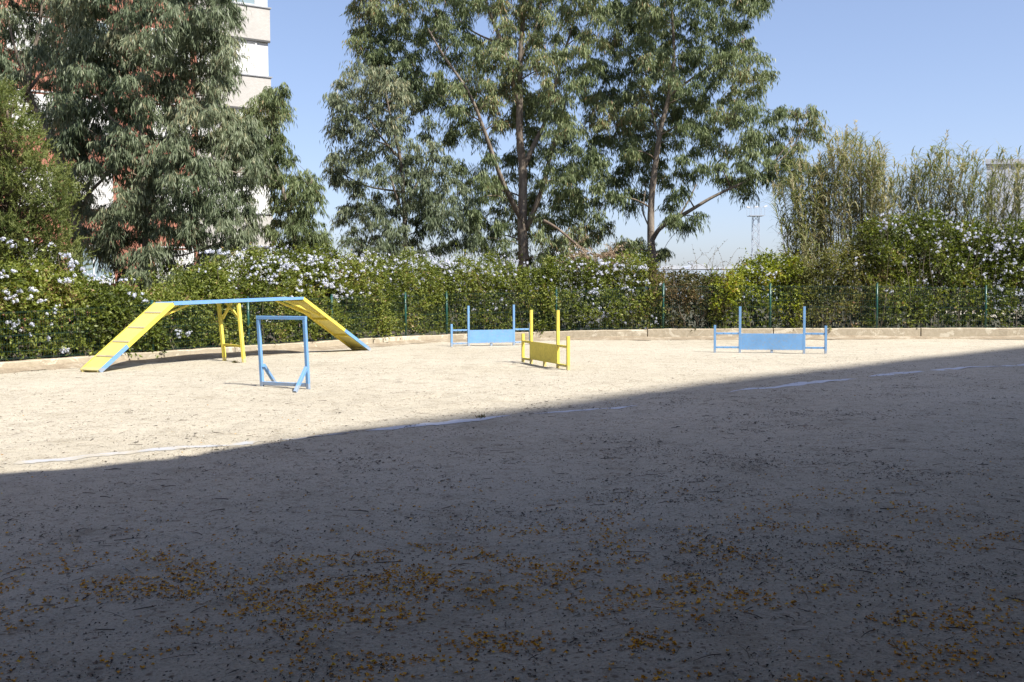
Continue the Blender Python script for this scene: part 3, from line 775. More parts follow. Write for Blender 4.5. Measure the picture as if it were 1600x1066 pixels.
gum_tree('eucalyptus with one long low limb reaching right over the hedge gap', 37.5,
    [(1019, 408, .16, 0), (1017, 370, .14, 0), (1018, 310, .12, 0), (1025, 250, .105, 0), (1033, 200, .09, 0), (1045, 150, .075, 0), (1053, 90, .06, 0), (1050, 20, .045, 0), (1050, -50, .03, 0)],
    [[(1018, 378, .09, 0), (1032, 356, .085, -.3), (1058, 341, .075, -.6), (1085, 325, .065, -.9), (1110, 310, .055, -1), (1142, 294, .045, -1.1), (1168, 282, .035, -1.2), (1200, 262, .025, -1.2), (1240, 215, .015, -1.2)],
     [(1060, 340, .035, -.6), (1075, 315, .03, -.5), (1088, 288, .02, -.4)],
     [(1014, 355, .03, 0), (1005, 330, .025, .3), (1008, 300, .02, .5)],
     [(1030, 215, .06, 0), (1020, 180, .045, .3), (1010, 120, .035, .5), (1005, 60, .02, .6)],
     [(1045, 150, .05, 0), (1085, 120, .04, -.3), (1130, 90, .03, -.5), (1165, 60, .02, -.7)],
     [(1168, 282, .03, -1.2), (1190, 270, .025, -1.1), (1230, 240, .018, -1), (1262, 190, .01, -1)]],
    [(1000, -110), (1195, -110), (1196, 2), (1165, 28), (1172, 85), (1200, 92), (1192, 112), (1178, 140), (1182, 190), (1210, 178), (1238, 160), (1282, 168), (1290, 188), (1268, 228), (1240, 285), (1215, 292), (1182, 275), (1168, 312), (1148, 300), (1110, 262), (1085, 285), (1062, 270), (1052, 350), (1036, 330), (1038, 285), (1000, 318), (985, 335), (962, 300), (982, 240), (1000, 190), (990, 120), (1005, 60)],
    [(1118, 145, 15), (1078, 214, 18), (1050, 242, 16), (1142, 212, 16), (1199, 170, 12), (1100, 40, 6), (1017, 290, 14), (1028, 240, 12), (1035, 195, 10), (1075, 240, 8), (1150, 250, 8), (1130, 190, 8), (1020, 250, 10)], 18, M['euc'], depth=2.0, rad=(.34, .56), twigs=22, lpt=9, extra_layers=1.35, bare=True, extra=[(962, 388), (975, 378), (988, 388), (1000, 378), (1008, 392), (948, 396), (1036, 392), (1085, 338), (1072, 352)])
gum_tree('small dark eucalyptus in front of the corner of the white tower block', 33.5,
    [(462, 420, .09, 0), (458, 360, .08, 0), (440, 290, .06, 0), (425, 230, .045, 0), (430, 160, .025, 0)],
    [[(452, 330, .05, 0), (475, 300, .035, .2), (490, 280, .02, .2)], [(440, 290, .045, 0), (400, 260, .03, -.3), (370, 210, .02, -.3)]],
    [(345, 165), (375, 185), (400, 158), (432, 128), (446, 138), (447, 158), (436, 200), (444, 240), (464, 264), (498, 276), (505, 298), (492, 335), (498, 365), (515, 384), (512, 396), (440, 398), (410, 388), (425, 345), (408, 310), (398, 270), (372, 230), (345, 230)],
    [(402, 300, 24), (410, 335, 22), (400, 375, 24), (422, 392, 14), (410, 205, 7), (470, 350, 5)], 15, M['euc'], depth=1.2, rad=(.28, .48), twigs=20, lpt=9, extra_layers=1.3)
T1 = gum_tree('broad weeping eucalyptus hiding most of the red brick block', 27.5,
    [(222, 455, .10, 0), (226, 400, .085, 0), (228, 340, .07, 0), (224, 280, .06, 0), (222, 220, .05, 0), (215, 150, .045, 0), (200, 60, .035, 0), (190, -60, .02, 0)],
    [[(228, 350, .045, 0), (260, 300, .035, -.4), (310, 260, .025, -.6), (370, 270, .015, -.7)], [(224, 285, .045, 0), (260, 220, .035, .2), (300, 130, .025, .3), (330, 40, .015, .3)], [(222, 230, .04, 0), (170, 180, .03, -.3), (130, 100, .02, -.5)], [(229, 395, .03, 0), (280, 400, .02, -.3), (340, 380, .012, -.3)]],
    [(110, -110), (340, -110), (364, 10), (370, 55), (366, 90), (352, 120), (348, 165), (392, 188), (410, 240), (406, 285), (412, 330), (392, 372), (352, 398), (318, 400), (345, 432), (310, 440), (240, 445), (205, 440), (185, 420), (150, 385), (170, 330), (185, 300), (150, 262), (118, 250), (100, 180), (110, 60)],
    [(235, 27, 8), (316, 196, 10), (160, 292, 26), (284, 398, 24), (262, 425, 14), (210, 245, 7), (205, 165, 6), (120, 155, 12), (190, 90, 5), (345, 365, 8), (170, 415, 10), (405, 302, 20), (408, 330, 16), (418, 270, 8), (392, 385, 18), (360, 395, 10)], 19, M['euc_blue'], depth=1.7, rad=(.32, .52), twigs=24, lpt=10, extra_layers=1.3, leafk=.92)
gum_tree('dark many-limbed eucalyptus at the left edge of the picture above the conifer', 30.0,
    [(122, 440, .14, 0), (120, 340, .12, 0), (90, 240, .11, 0), (45, 150, .10, 0), (44, 128, .09, 0), (50, 90, .06, .2), (62, 40, .04, .3), (70, -40, .03, .3)],
    [[(45, 145, .07, 0), (35, 110, .055, -.2), (22, 70, .04, -.3), (10, 20, .025, -.4)], [(44, 135, .05, 0), (15, 115, .04, .2), (-20, 90, .03, .3)], [(120, 345, .07, 0), (140, 302, .05, -.3), (165, 275, .035, -.4), (180, 240, .02, -.5)], [(46, 140, .05, 0), (75, 100, .035, .3), (100, 60, .02, .4)]],
    [(-90, -110), (130, -110), (130, 60), (120, 140), (135, 240), (140, 330), (135, 395), (112, 380), (100, 330), (112, 280), (70, 240), (60, 200), (20, 140), (-90, 130)],
    [(18, 80, 12), (30, 105, 14), (60, 150, 14), (2, 30, 8), (55, 28, 8), (80, 155, 14), (95, 245, 9), (30, 130, 12), (48, 130, 8)], 20, M['euc_blue'], depth=1.2, rad=(.34, .55), twigs=20, lpt=9, extra_layers=1.15)

# feathery yellow-green conifer at the far left
def conifer():
    D = 25.0
    root = empty('feathery_conifer', tuple(at(20, 560, D)*np.array([1, 1, 0])), 'feathery yellow-green conifer at the far left behind the hedge', 'tree')
    mb = MB(); b = at(18, 470, D); t_ = at(10, 160, D)
    mb.tube(curve_pts([np.array([b[0], b[1], -.2]), b, (b+t_)/2+np.array([.1, 0, 0]), t_]), list(np.linspace(.11, .02, 13)), 8)
    mb.build('trunk', M['twig'], root, True)
    c2 = scatter([(-120, 200), (-40, 160), (0, 135), (22, 150), (45, 182), (62, 222), (58, 255), (98, 272), (114, 300), (104, 340), (108, 378), (128, 400), (120, 425), (-120, 440)], 8.5, [(8, 325, 9), (20, 335, 9), (50, 310, 6), (95, 365, 10), (25, 215, 5)], 6000)
    dd = rng.uniform(-.9, .9, len(c2)); cen = np.array([at(a, b2, D+e) for (a, b2), e in zip(c2, dd)])
    mb = MB()
    for c in cen:
        f = min(1, max(.1, (c[2]-.6-b[2])/(t_[2]-b[2]))); a = b+(t_-b)*f; a = a+np.array([0, 0, -.2])
        mb.tube([a, (a+c)/2+np.array([0, 0, -.05]), c], [.016, .011, .005], 4, False)
    mb.build('branches', M['twig'], root)['kind'] = 'stuff'
    nb = 9; n = len(cen)*nb
    C_ = np.repeat(cen, nb, 0)+rng.normal(0, .10, (n, 3))
    tone = np.repeat((fbm(c2[:, 0]/30, c2[:, 1]/30, 5)-.5)*.9, nb)+rng.normal(0, .12, n)
    d = unit(rng.normal(size=(n, 3))*.75+np.array([.1, -.1, .55])); ln = rng.uniform(.18, .42, n)
    V = []; R_ = []
    for k in range(26):
        f = (k+rng.random(n))/26
        p = C_+d*(ln*f)[:, None]; p[:, 2] += .12*f*f*ln
        ld = unit(d*.9+rng.normal(size=(n, 3))*.42+np.array([0, 0, .25]))
        V.append(leaf_quads(p, ld, rng.uniform(.07, .13, n)*(1.1-.5*f), rng.uniform(.014, .023, n))); R_.append(np.clip(.52+tone+.25*f+rng.normal(0, .12, n), 0, 1))
    link('crown', mesh_quads('crown', np.concatenate(V), M['needle'], np.concatenate(R_)), root)['kind'] = 'stuff'
conifer()

# broken dead bough hanging onto the hedge
def dead_bough():
    D = 34.0
    a = at(872, 358, D); e = at(938, 405, D-1)
    root = empty('dead_bough', tuple(e), 'broken reddish bough with dry tan leaves lying on top of the flowering shrub', 'branch')
    mb = MB(); mb.tube(curve_pts([at(850, 345, D+.5), a, at(905, 385, D-.4), e, at(965, 428, D-1.3)]), list(np.linspace(.055, .015, 17)), 7)
    mb.build('branch', M['twig'], root, True)
    mb = MB(); r = random.Random(3); pts = []
    for k in range(120):
        p = at(r.uniform(880, 975), r.gauss(408, 11), D-1+r.uniform(-.7, .4)); q = p+np.array([r.uniform(-.5, .5), r.uniform(-.3, .2), r.uniform(-.4, .3)])
        mb.tube([p, (p+q)/2+np.array([0, 0, .05]), q], [.008, .006, .003], 3, False)
        for j in range(26):
            pts.append(p+(q-p)*r.random())
    mb.build('twigs', M['dry'], root)['kind'] = 'stuff'
    pts = np.array(pts); n = len(pts)
    link('dry_leaves', mesh_quads('dry_leaves', leaf_quads(pts, unit(rng.normal(size=(n, 3))*.6+np.array([0, 0, -.8])), rng.uniform(.08, .16, n), rng.uniform(.015, .03, n)), M['dry'], rng.random(n)), root)['kind'] = 'stuff'
dead_bough()

# ------------------------------------------------------------------ giant reeds
def reeds(label, x0, x1, D, n, topf, lean, seed, leafden=16, spread=1.0, dead=.5):
    r = random.Random(seed)
    b0 = at((x0+x1)/2, 452, D)
    root = empty('giant_reed_clump', (b0[0], b0[1], 0), label, 'reeds', 'giant reed clumps behind the hedge')
    mb = MB(); V = []; R_ = []
    for k in range(n):
        px = r.uniform(x0, x1); d = D+r.uniform(-.9, .9)*spread
        ytop = topf(px)+r.uniform(-6, 60)*(1 if r.random() < .7 else 2.0)
        b = at(px, 452, d); b[2] = 0; t_ = at(px+lean*(452-ytop)*r.uniform(.3, 1.3)+r.gauss(0, 13), ytop, d+r.uniform(-.4, .4))
        H = t_[2]
        f = np.linspace(0, 1, 7); bend = r.uniform(.0, .35)
        pts = [b+(t_-b)*np.array([q**1.7, q, q]) for q in f]
        r0 = r.uniform(.005, .010)
        mb.tube(pts, [r0*(1-.65*q) for q in f], 4, False)
        m_ = int(leafden*2.4*r.uniform(.6, 1.3)); dry = r.random() < dead
        for j in range(m_):
            q = 1-r.random()**1.5*(.5 if dead > .3 else .72)
            if dry and r.random() < .35: continue
            i = min(5, int(q*6)); p = pts[i]+(pts[i+1]-pts[i])*(q*6-i)
            az = r.uniform(0, 6.283); el = r.uniform(.35, 1.35)
            hd = np.array([math.cos(az)+lean*.5, math.sin(az), 0]); hd = hd/np.linalg.norm(hd)
            L = r.uniform(.35, .95)*(.6 if q > .93 else 1); w = r.uniform(.022, .04)
            sd = np.cross(hd, [0, 0, 1.]) * w/2
            cur = np.array(p, float); last = cur.copy(); pw = .7
            tone = min(1, max(0, r.gauss(.72 if dry else .42, .17)))
            for s_ in range(4):
                e = el-s_*r.uniform(.15, .62)
                nxt = last+(hd*math.cos(e)+np.array([0, 0, math.sin(e)]))*L/4
                nw = [.95, .9, .6, .05][s_]
                V.append([last-sd*pw, last+sd*pw, nxt+sd*nw, nxt-sd*nw]); R_.append(tone)
                last = nxt; pw = nw
        if not dry and r.random() < .10:   # plume
            p = pts[-1]
            for j in range(22):
                q = r.random(); a = p+np.array([lean*.3*q, 0, q*.35]); dv = np.array([r.gauss(lean, .25), r.gauss(0, .2), .5]); dv /= np.linalg.norm(dv); sd = np.cross(dv, [0, 1., .1])*.012
                V.append([a, a+dv*.06+sd, a+dv*.14, a+dv*.06-sd]); R_.append(.95)
    mb.build('canes', M['cane'], root)['kind'] = 'stuff'
    link('leaf_blades', mesh_quads('leaf_blades', np.array(V), M['reed_leaf'], R_), root)['kind'] = 'stuff'
reeds('tallest upright clump of giant reeds with bare tan canes right of the gap', 1268, 1385, 34.2, 210, lambda x: np.interp(x, [1260, 1290, 1320, 1350, 1390], [290, 235, 200, 225, 235]), -.02, 31, 15, dead=.5)
reeds('loose middle clump of giant reeds behind the flowering shrub', 1372, 1485, 34.8, 135, lambda x: np.interp(x, [1372, 1420, 1450, 1500], [262, 245, 235, 230]), .12, 32, 17, dead=.3)
reeds('right-leaning leafy reed clump in front of the grey warehouse', 1478, 1640, 34.0, 140, lambda x: np.interp(x, [1480, 1530, 1570, 1640], [240, 236, 246, 245]), .24, 33, 18, dead=.3)
reeds('small dark reed clump below the end of the long eucalyptus limb', 1238, 1282, 33.6, 40, lambda x: np.interp(x, [1235, 1260, 1285], [265, 238, 250]), -.12, 34, 24, dead=.1)

# ------------------------------------------------------------------ far buildings
def brick_mat(name, c1, c2, mort, sc=1.0):
    mt, t, b = newmat(name)
    tc = t.nodes.new('ShaderNodeTexCoord'); mp = t.nodes.new('ShaderNodeMapping'); mp.inputs['Rotation'].default_value = (math.radians(90), 0, 0)
    t.links.new(tc.outputs['Object'], mp.inputs['Vector'])
    br = t.nodes.new('ShaderNodeTexBrick'); br.inputs['Scale'].default_value = 4.0*sc; t.links.new(mp.outputs[0], br.inputs['Vector'])
    br.inputs['Color1'].default_value = (*c1, 1); br.inputs['Color2'].default_value = (*c2, 1); br.inputs['Mortar'].default_value = (*mort, 1)
    br.inputs['Mortar Size'].default_value = .02
    n = noise_node(t, .5, 5, .6, tc.outputs['Object'])
    r = ramp(t, n.outputs['Fac'], [(.3, (.88, .88, .88)), (.7, (1.06, 1.06, 1.06))])
    t.links.new(mixc(t, 1.0, br.outputs['Color'], r.outputs['Color'], 'MULTIPLY'), b.inputs['Base Color'])
    b.inputs['Roughness'].default_value = .85
    return mt
M['cream_brick'] = brick_mat('cream_brick', (.45, .43, .40), (.50, .475, .445), (.40, .385, .36))
M['red_brick'] = brick_mat('red_brick', (.37, .135, .09), (.42, .16, .105), (.34, .18, .13))
M['white_render'] = simple_mat('white_render', (.66, .66, .65), .8, .04, 2)
M['shutter'] = simple_mat('white_roller_shutter', (.70, .70, .69), .5, .03, 3)
M['slab_edge'] = simple_mat('grey_metal_coping', (.30, .31, .33), .5, .1, 3)
M['glass'] = simple_mat('window_glass', (.25, .32, .36), .08, .1, 1)
M['band_shadow'] = simple_mat('painted_band_shadow', (.08, .08, .08), .8)  # near-black colour for the shadow line painted under the bands

def left_block():
    K = at(428, 455, 48.0); a = np.array([-.838, -.545, 0.])            # along the facade, towards the left
    rz = math.atan2(-a[1], -a[0])
    root = bpy.data.objects.new('apartment_block', None); col.objects.link(root)
    root.location = (K[0], K[1], 0); root.rotation_euler = (0, 0, rz)
    tag(root, 'red brick apartment block with a white and cream corner behind the left trees', 'building')
    # local frame: +x runs right along the facade, so the facade spans x in [-L, 0]; -y faces the yard
    def loc(mb, name, mat, parent=root):
        me = bpy.data.meshes.new(name); me.from_pydata(mb.v, [], mb.f); me.materials.append(mat); me.update()
        return linklocal(name, me, parent)
    L = 34.0; WC = 3.35; top = 29
    mb = MB(); mb.box((-WC, .10, -.3), (-.07, 12, top)); loc(mb, 'corner_wall', M['white_render'])
    mb = MB(); mb.box((-L, .16, -.3), (-WC-.004, 12, top)); loc(mb, 'brick_wall', M['red_brick'])
    mb = MB(); mb.box((-L-.15, -.12, top), (.12, 12.2, top+.35)); loc(mb, 'roof', M['slab_edge'])
    zb = [.40+3.155*k for k in range(0, 9)]
    for k, z in enumerate(zb):
        if z+1.55 > top: break
        mb = MB(); mb.box((-WC-.1, -.02, z+.05), (0, .096, z+1.50)); b = loc(mb, 'brick_band', M['cream_brick'])
        mb = MB(); mb.box((-WC-.14, -.07, z+1.503), (.06, .094, z+1.56)); loc(mb, 'coping', M['slab_edge'], b)
        mb = MB(); mb.box((-WC-.12, -.02, z-.04), (.0, .092, z+.047)); loc(mb, 'shadow_strip', M['band_shadow'], b)  # dark strip drawn as the shadow under the band
        # corner window
        zw0, zw1 = z+1.56, z+3.155-.04
        wins = [(-2.6, -.62, True)]
        for cx in (4.5, 7.9, 10.2, 13.6, 17.0, 20.5, 24, 28):
            wins.append((-cx-.85, -cx+.85, False))
        for (x0, x1, corner) in wins:
            yy = .10 if corner else .16
            w = MB(); 
            fr = .07
            y0, y1 = yy-.05, yy-.002
            w.box((x0, y0, zw0), (x0+fr, y1, zw1)); w.box((x1-fr, y0, zw0), (x1, y1, zw1)); w.box((x0+fr+.001, y0, zw1-fr), (x1-fr-.001, y1, zw1)); w.box((x0+fr+.001, y0, zw0), (x1-fr-.001, y1, zw0+fr))
            wo = loc(w, 'window', M['white_render'])
            closed = not (corner and k == 4) and (hash((k, int(x0*7))) % 4 != 0 or corner)
            if closed:
                s_ = MB(); zz = zw0+fr+.004
                while zz < zw1-fr-.09:
                    s_.box((x0+fr+.003, yy-.034, zz), (x1-fr-.003, yy-.004, zz+.085)); zz += .095
                loc(s_, 'shutter', M['shutter'], wo)
            else:
                g = MB(); g.box((x0+fr+.003, yy-.02, zw0+fr+.003), (x1-fr-.003, yy-.004, zw1-fr-.003)); loc(g, 'pane', M['glass'], wo)
                g = MB(); g.box(((x0+x1)/2-.03, yy-.045, zw0+fr+.003), ((x0+x1)/2+.03, yy-.021, zw1-fr-.003)); loc(g, 'mullion', M['white_render'], wo)
            if not corner:
                g = MB(); g.box((x0-.05, yy-.14, zw0-.09), (x1+.05, yy-.003, zw0-.004)); loc(g, 'sill', M['white_render'], wo)
left_block()

def warehouse():
    root = empty('warehouse', tuple(at(1640, 455, 70)*np.array([1, 1, 0])), 'pale grey corrugated warehouse behind the reeds at the right edge', 'building')
    x0 = at(1540, 300, 70)[0]; z1 = at(1540, 249, 70)[2]
    def sheet(name, za, zb_, mat):
        mb = MB(); n = 90; w = .42; pts = []
        for k in range(n):
            o = .05 if k % 2 else 0
            pts += [(x0+k*w+.04, 70-o), (x0+(k+1)*w-.04, 70-o)]
        vs = [(p[0], p[1], za) for p in pts]+[(p[0], p[1], zb_) for p in pts]; m_ = len(pts)
        mb.add(vs, [(i, i+1, m_+i+1, m_+i) for i in range(m_-1)])
        mb.add([(x0+.04, 70, za), (x0+13, 95, za), (x0+13, 95, zb_), (x0+.04, 70, zb_)], [(0, 1, 2, 3)])
        return mb.build(name, mat, root)
    g1 = simple_mat('grey_cladding', (.30, .325, .385), .6, .06, .6); g2 = simple_mat('bluish_cladding', (.26, .29, .34), .6, .06, .6)
    sheet('lower_cladding', -.2, z1-4.4, g1); sheet('window_strip', z1-4.39, z1-3.5, g2); sheet('upper_cladding', z1-3.49, z1-.35, g1)
    mb = MB(); q4 = [(x0-.15, 69.8), (x0+38, 69.8), (x0+49, 95), (x0+13, 95)]
    mb.add([(a, b, z1-.345) for a, b in q4]+[(a, b, z1) for a, b in q4], [(0, 3, 2, 1), (4, 5, 6, 7)]+[(i, (i+1) % 4, 4+(i+1) % 4, 4+i) for i in range(4)])
    mb.build('roof', simple_mat('roof_edge', (.28, .30, .36), .5), root)
warehouse()

M['shed_roof'] = simple_mat('shed_roof_sheet', (.50, .52, .56), .6, .05, 1)
def storage_sheds():
    D = 140.0
    root = empty('storage_tents', tuple(at(1150, 455, D)*np.array([1, 1, 0])), 'long white-roofed storage sheds far away beyond the hedge gap', 'building')
    mb = MB(); x0 = at(1030, 400, D)[0]; x1 = at(1290, 400, D)[0]; zt = at(1100, 407, D)[2]
    mb.box((x0, D, -.2), (x1, D+20, zt-1.3)); mb.build('wall', simple_mat('shed_wall', (.40, .46, .54), .7, .08, .4), root)
    n = 6; w = (x1-x0)/n
    for k in range(n):
        m2 = MB(); xa = x0+k*w; vs = []; 
        for j in range(9):
            f = j/8; vs.append((xa+w*f, D-.03, zt-1.3+.1+(.55+.2*math.sin(k*2.3))*math.sin(math.pi*f)**.7))
        bk = [(v[0], D+20, v[2]) for v in vs]
        m2.add(vs+bk, [(i, i+1, 9+i+1, 9+i) for i in range(8)]+[tuple(range(9))[::-1]])
        m2.build('roof', M['shed_roof'], root)
storage_sheds()

def mast():
    D = 120.0
    g = simple_mat('haze_pale_mast', (.46, .49, .55), .5, .05, 1)  # pale bluish colour stands in for the haze of distance
    c = at(1180, 455, D); zt = at(1180, 338, D)[2]
    root = empty('floodlight_mast', (c[0], D, 0), 'pale lattice floodlight mast standing far beyond the hedge gap', 'mast')
    w = .42; mb = MB(); R4 = [(-w, -w), (w, -w), (w, w), (-w, w)]
    for x, y in R4: mb.tube([(c[0]+x, D+y, 0), (c[0]+x*.8, D+y*.8, zt)], .035, 5)
    nseg = 14
    for k in range(nseg):
        z0 = zt*k/nseg; z1 = zt*(k+1)/nseg; s0 = 1-.2*k/nseg; s1 = 1-.2*(k+1)/nseg
        for i in range(4):
            a = R4[i]; b = R4[(i+1) % 4]
            if k % 2: a, b = b, a
            mb.tube([(c[0]+a[0]*s0, D+a[1]*s0, z0), (c[0]+b[0]*s1, D+b[1]*s1, z1)], .028, 4, False)
    mb.build('lattice', g, root)
    mb = MB(); mb.box((c[0]-.85, D-.8, zt), (c[0]+.85, D+.8, zt+.06)); mb.build('platform', g, root)
    mb = MB()
    for x in (-.85, -.3, .3, .85):
        for y in (-.8, .8): mb.tube([(c[0]+x, D+y, zt+.08), (c[0]+x, D+y, zt+1.0)], .02, 4)
    for y in (-.8, .8): mb.tube([(c[0]-.85, D+y, zt+1.0), (c[0]+.85, D+y, zt+1.0)], .02, 4)
    mb.build('railing', g, root)
    for x in (-1.15, -.2, .85):
        mb = MB(); mb.bar((c[0]+x, D-.3, zt+1.06), (c[0]+x+.38, D-.3, zt+1.1+.1*x), .3, .16); mb.build('floodlight', M['white_render'], root)
mast()
def street_lamp(px, ytop, D, label):
    g = simple_mat('haze_pale_lamp_post', (.46, .48, .52), .5)  # distance haze put into the colour as a pale tint
    c = at(px, 455, D); zt = at(px, ytop, D)[2]
    root = empty('street_lamp', (c[0], D, 0), label, 'street lamp', 'street lamps beyond the hedge gap')
    mb = MB(); mb.tube([(c[0], D, 0), (c[0], D, zt)], [.12, .07], 6); mb.build('pole', g, root)
    for sx in (-1, 1):
        mb = MB(); mb.tube([(c[0], D, zt), (c[0]+sx*.5, D, zt+.15), (c[0]+sx*.8, D, zt+.18)], .04, 5); mb.box((c[0]+sx*.8-.2, D-.15, zt+.12), (c[0]+sx*.8+.2, D+.15, zt+.24)); mb.build('lamp_head', g, root)
street_lamp(1224, 366, 150, 'lower of three pale double lamps seen beyond the hedge gap')
street_lamp(1229, 360, 155, 'middle of three pale double lamps seen beyond the hedge gap')
street_lamp(1233, 354, 160, 'tallest of three pale double lamps seen beyond the hedge gap')

# ------------------------------------------------------------------ agility equipment
def jump(label, mat, base, tall, panel_z, rail_z, rz_pts, th=.055, foot=True):
    """rz_pts: ground points of the four uprights (outer, inner, inner, outer)"""
    P = [np.array([p[0], p[1], 0.]) for p in rz_pts]
    root = empty('agility_jump', tuple(P[1]), label, 'dog jump', 'agility jumps')
    d = P[3]-P[0]; d /= np.linalg.norm(d); nrm = np.array([d[1], -d[0], 0])
    if nrm[1] > 0: nrm = -nrm
    for i, (p, h) in enumerate(zip(P, tall)):
        mb = MB(); mb.bar(p+[0, 0, -.08], p+[0, 0, h], th, th, up=tuple(nrm), bev=.004); mb.build('upright', mat, root)
    a = P[1]+d*(th/2+.002); b = P[2]-d*(th/2+.002); zc = (panel_z[0]+panel_z[1])/2
    mb = MB(); mb.bar(a+[0, 0, zc]+nrm*.018, b+[0, 0, zc]+nrm*.018, .014, panel_z[1]-panel_z[0], bev=.002); pn = mb.build('panel', mat, root)
    mb = MB(); mb.bar(a+[0, 0, panel_z[1]-.05]-nrm*.012, b+[0, 0, panel_z[1]-.05]-nrm*.012, .035, .045); mb.build('rail', mat, root)
    mb = MB(); mb.bar(a+[0, 0, panel_z[0]+.04]-nrm*.012, b+[0, 0, panel_z[0]+.04]-nrm*.012, .035, .045); mb.build('rail', mat, root)
    c = (a+b)/2
    mb = MB(); mb.bar(c+[0, 0, -.03]-nrm*.01, c+[0, 0, panel_z[0]+.018]-nrm*.01, .06, .05, up=tuple(nrm)); mb.build('foot_block', mat, root)
    for (i, j) in ((0, 1), (3, 2)):
        for z in rail_z:
            e = P[j]-P[i]; e /= np.linalg.norm(e)
            mb = MB(); mb.bar(P[i]+e*(th/2+.002)+[0, 0, z], P[j]-e*(th/2+.002)+[0, 0, z], .04, .045, bev=.003); ro = mb.build('wing_rail', mat, root)
            mb = MB()
            for f in (.08, .35, .65, .92):
                q = P[i]+(P[j]-P[i])*f+[0, 0, z]+nrm*.021; mb = MB(); mb.tube([q, q+nrm*.006], .008, 6)
                o = mb.build('bolt', M['bolt']); o.parent = ro; o.matrix_parent_inverse = Matrix.Identity(4)
    return root
g2 = lambda x, y: gp(x, y)[:2]
jump('light blue dog jump with a long solid panel and low wings at the right', M['blue'], None, [.66, 1.10, 1.10, .65], (.075, .46), (.13, .46),
     [(4.83, 24.35), (5.41, 24.28), (6.86, 24.02), (7.33, 23.9)])
jump('blue dog jump farther away in front of the fence beside the yellow one', M['blue'], None, [.60, 1.09, 1.11, .60], (.07, .43), (.07, .43),
     [(-1.63, 27.6), (-1.18, 27.75), (.05, 28.15), (.50, 28.3)])
jump('yellow dog jump seen at a sharp angle in the middle of the yard', M['yellow'], None, [.60, 1.10, 1.12, .64], (.09, .46), (.08, .44),
     [(.23, 21.35), (.395, 20.95), (.88, 19.6), (1.05, 19.14)])

def hoop():
    a = gp(410, 604.5); b = gp(482, 608); a[2] = 0; b[2] = 0
    root = empty('dog_agility_hoop', tuple(a), 'open blue square frame standing in front of the walkway', 'dog agility frame')
    d = b-a; L = np.linalg.norm(d); d /= L; nrm = np.array([d[1], -d[0], 0]); th = .052
    lean = np.array([-.045, 0, 0]); H = 1.06
    for p in (a, b):
        mb = MB(); mb.bar(p+[0, 0, -.06], p+lean+[0, 0, H], th, th, up=tuple(nrm), bev=.005); mb.build('upright', M['blue'], root)
    mb = MB(); t0 = a+lean+[0, 0, H+.002]-d*th/2; t1 = b+lean+[0, 0, H+.002]+d*th/2
    mb.bar(t0+[0, 0, .028], t1+[0, 0, .028], th+.002, .055, bev=.005); mb.build('top_bar', M['blue'], root)
    mb = MB(); mb.bar(a+d*(th/2+.002)+[0, 0, .06], b-d*(th/2+.002)+[0, 0, .06], .05, .055, bev=.004); mb.build('bottom_bar', M['blue'], root)
    # slanting feet: one towards the viewer on the right, one away on the left
    f1 = gp(461, 612); f1[2] = -.01
    mb = MB(); mb.bar(b+[0, 0, .33]+nrm*(.05), f1, .045, .06, bev=.004); mb.build('brace', M['blue'], root)
    f2 = gp(431, 599.5); f2[2] = -.01
    mb = MB(); mb.bar(a+[0, 0, .34]+d*.035, f2, .045, .055, bev=.004); mb.build('brace', M['blue'], root)
hoop()

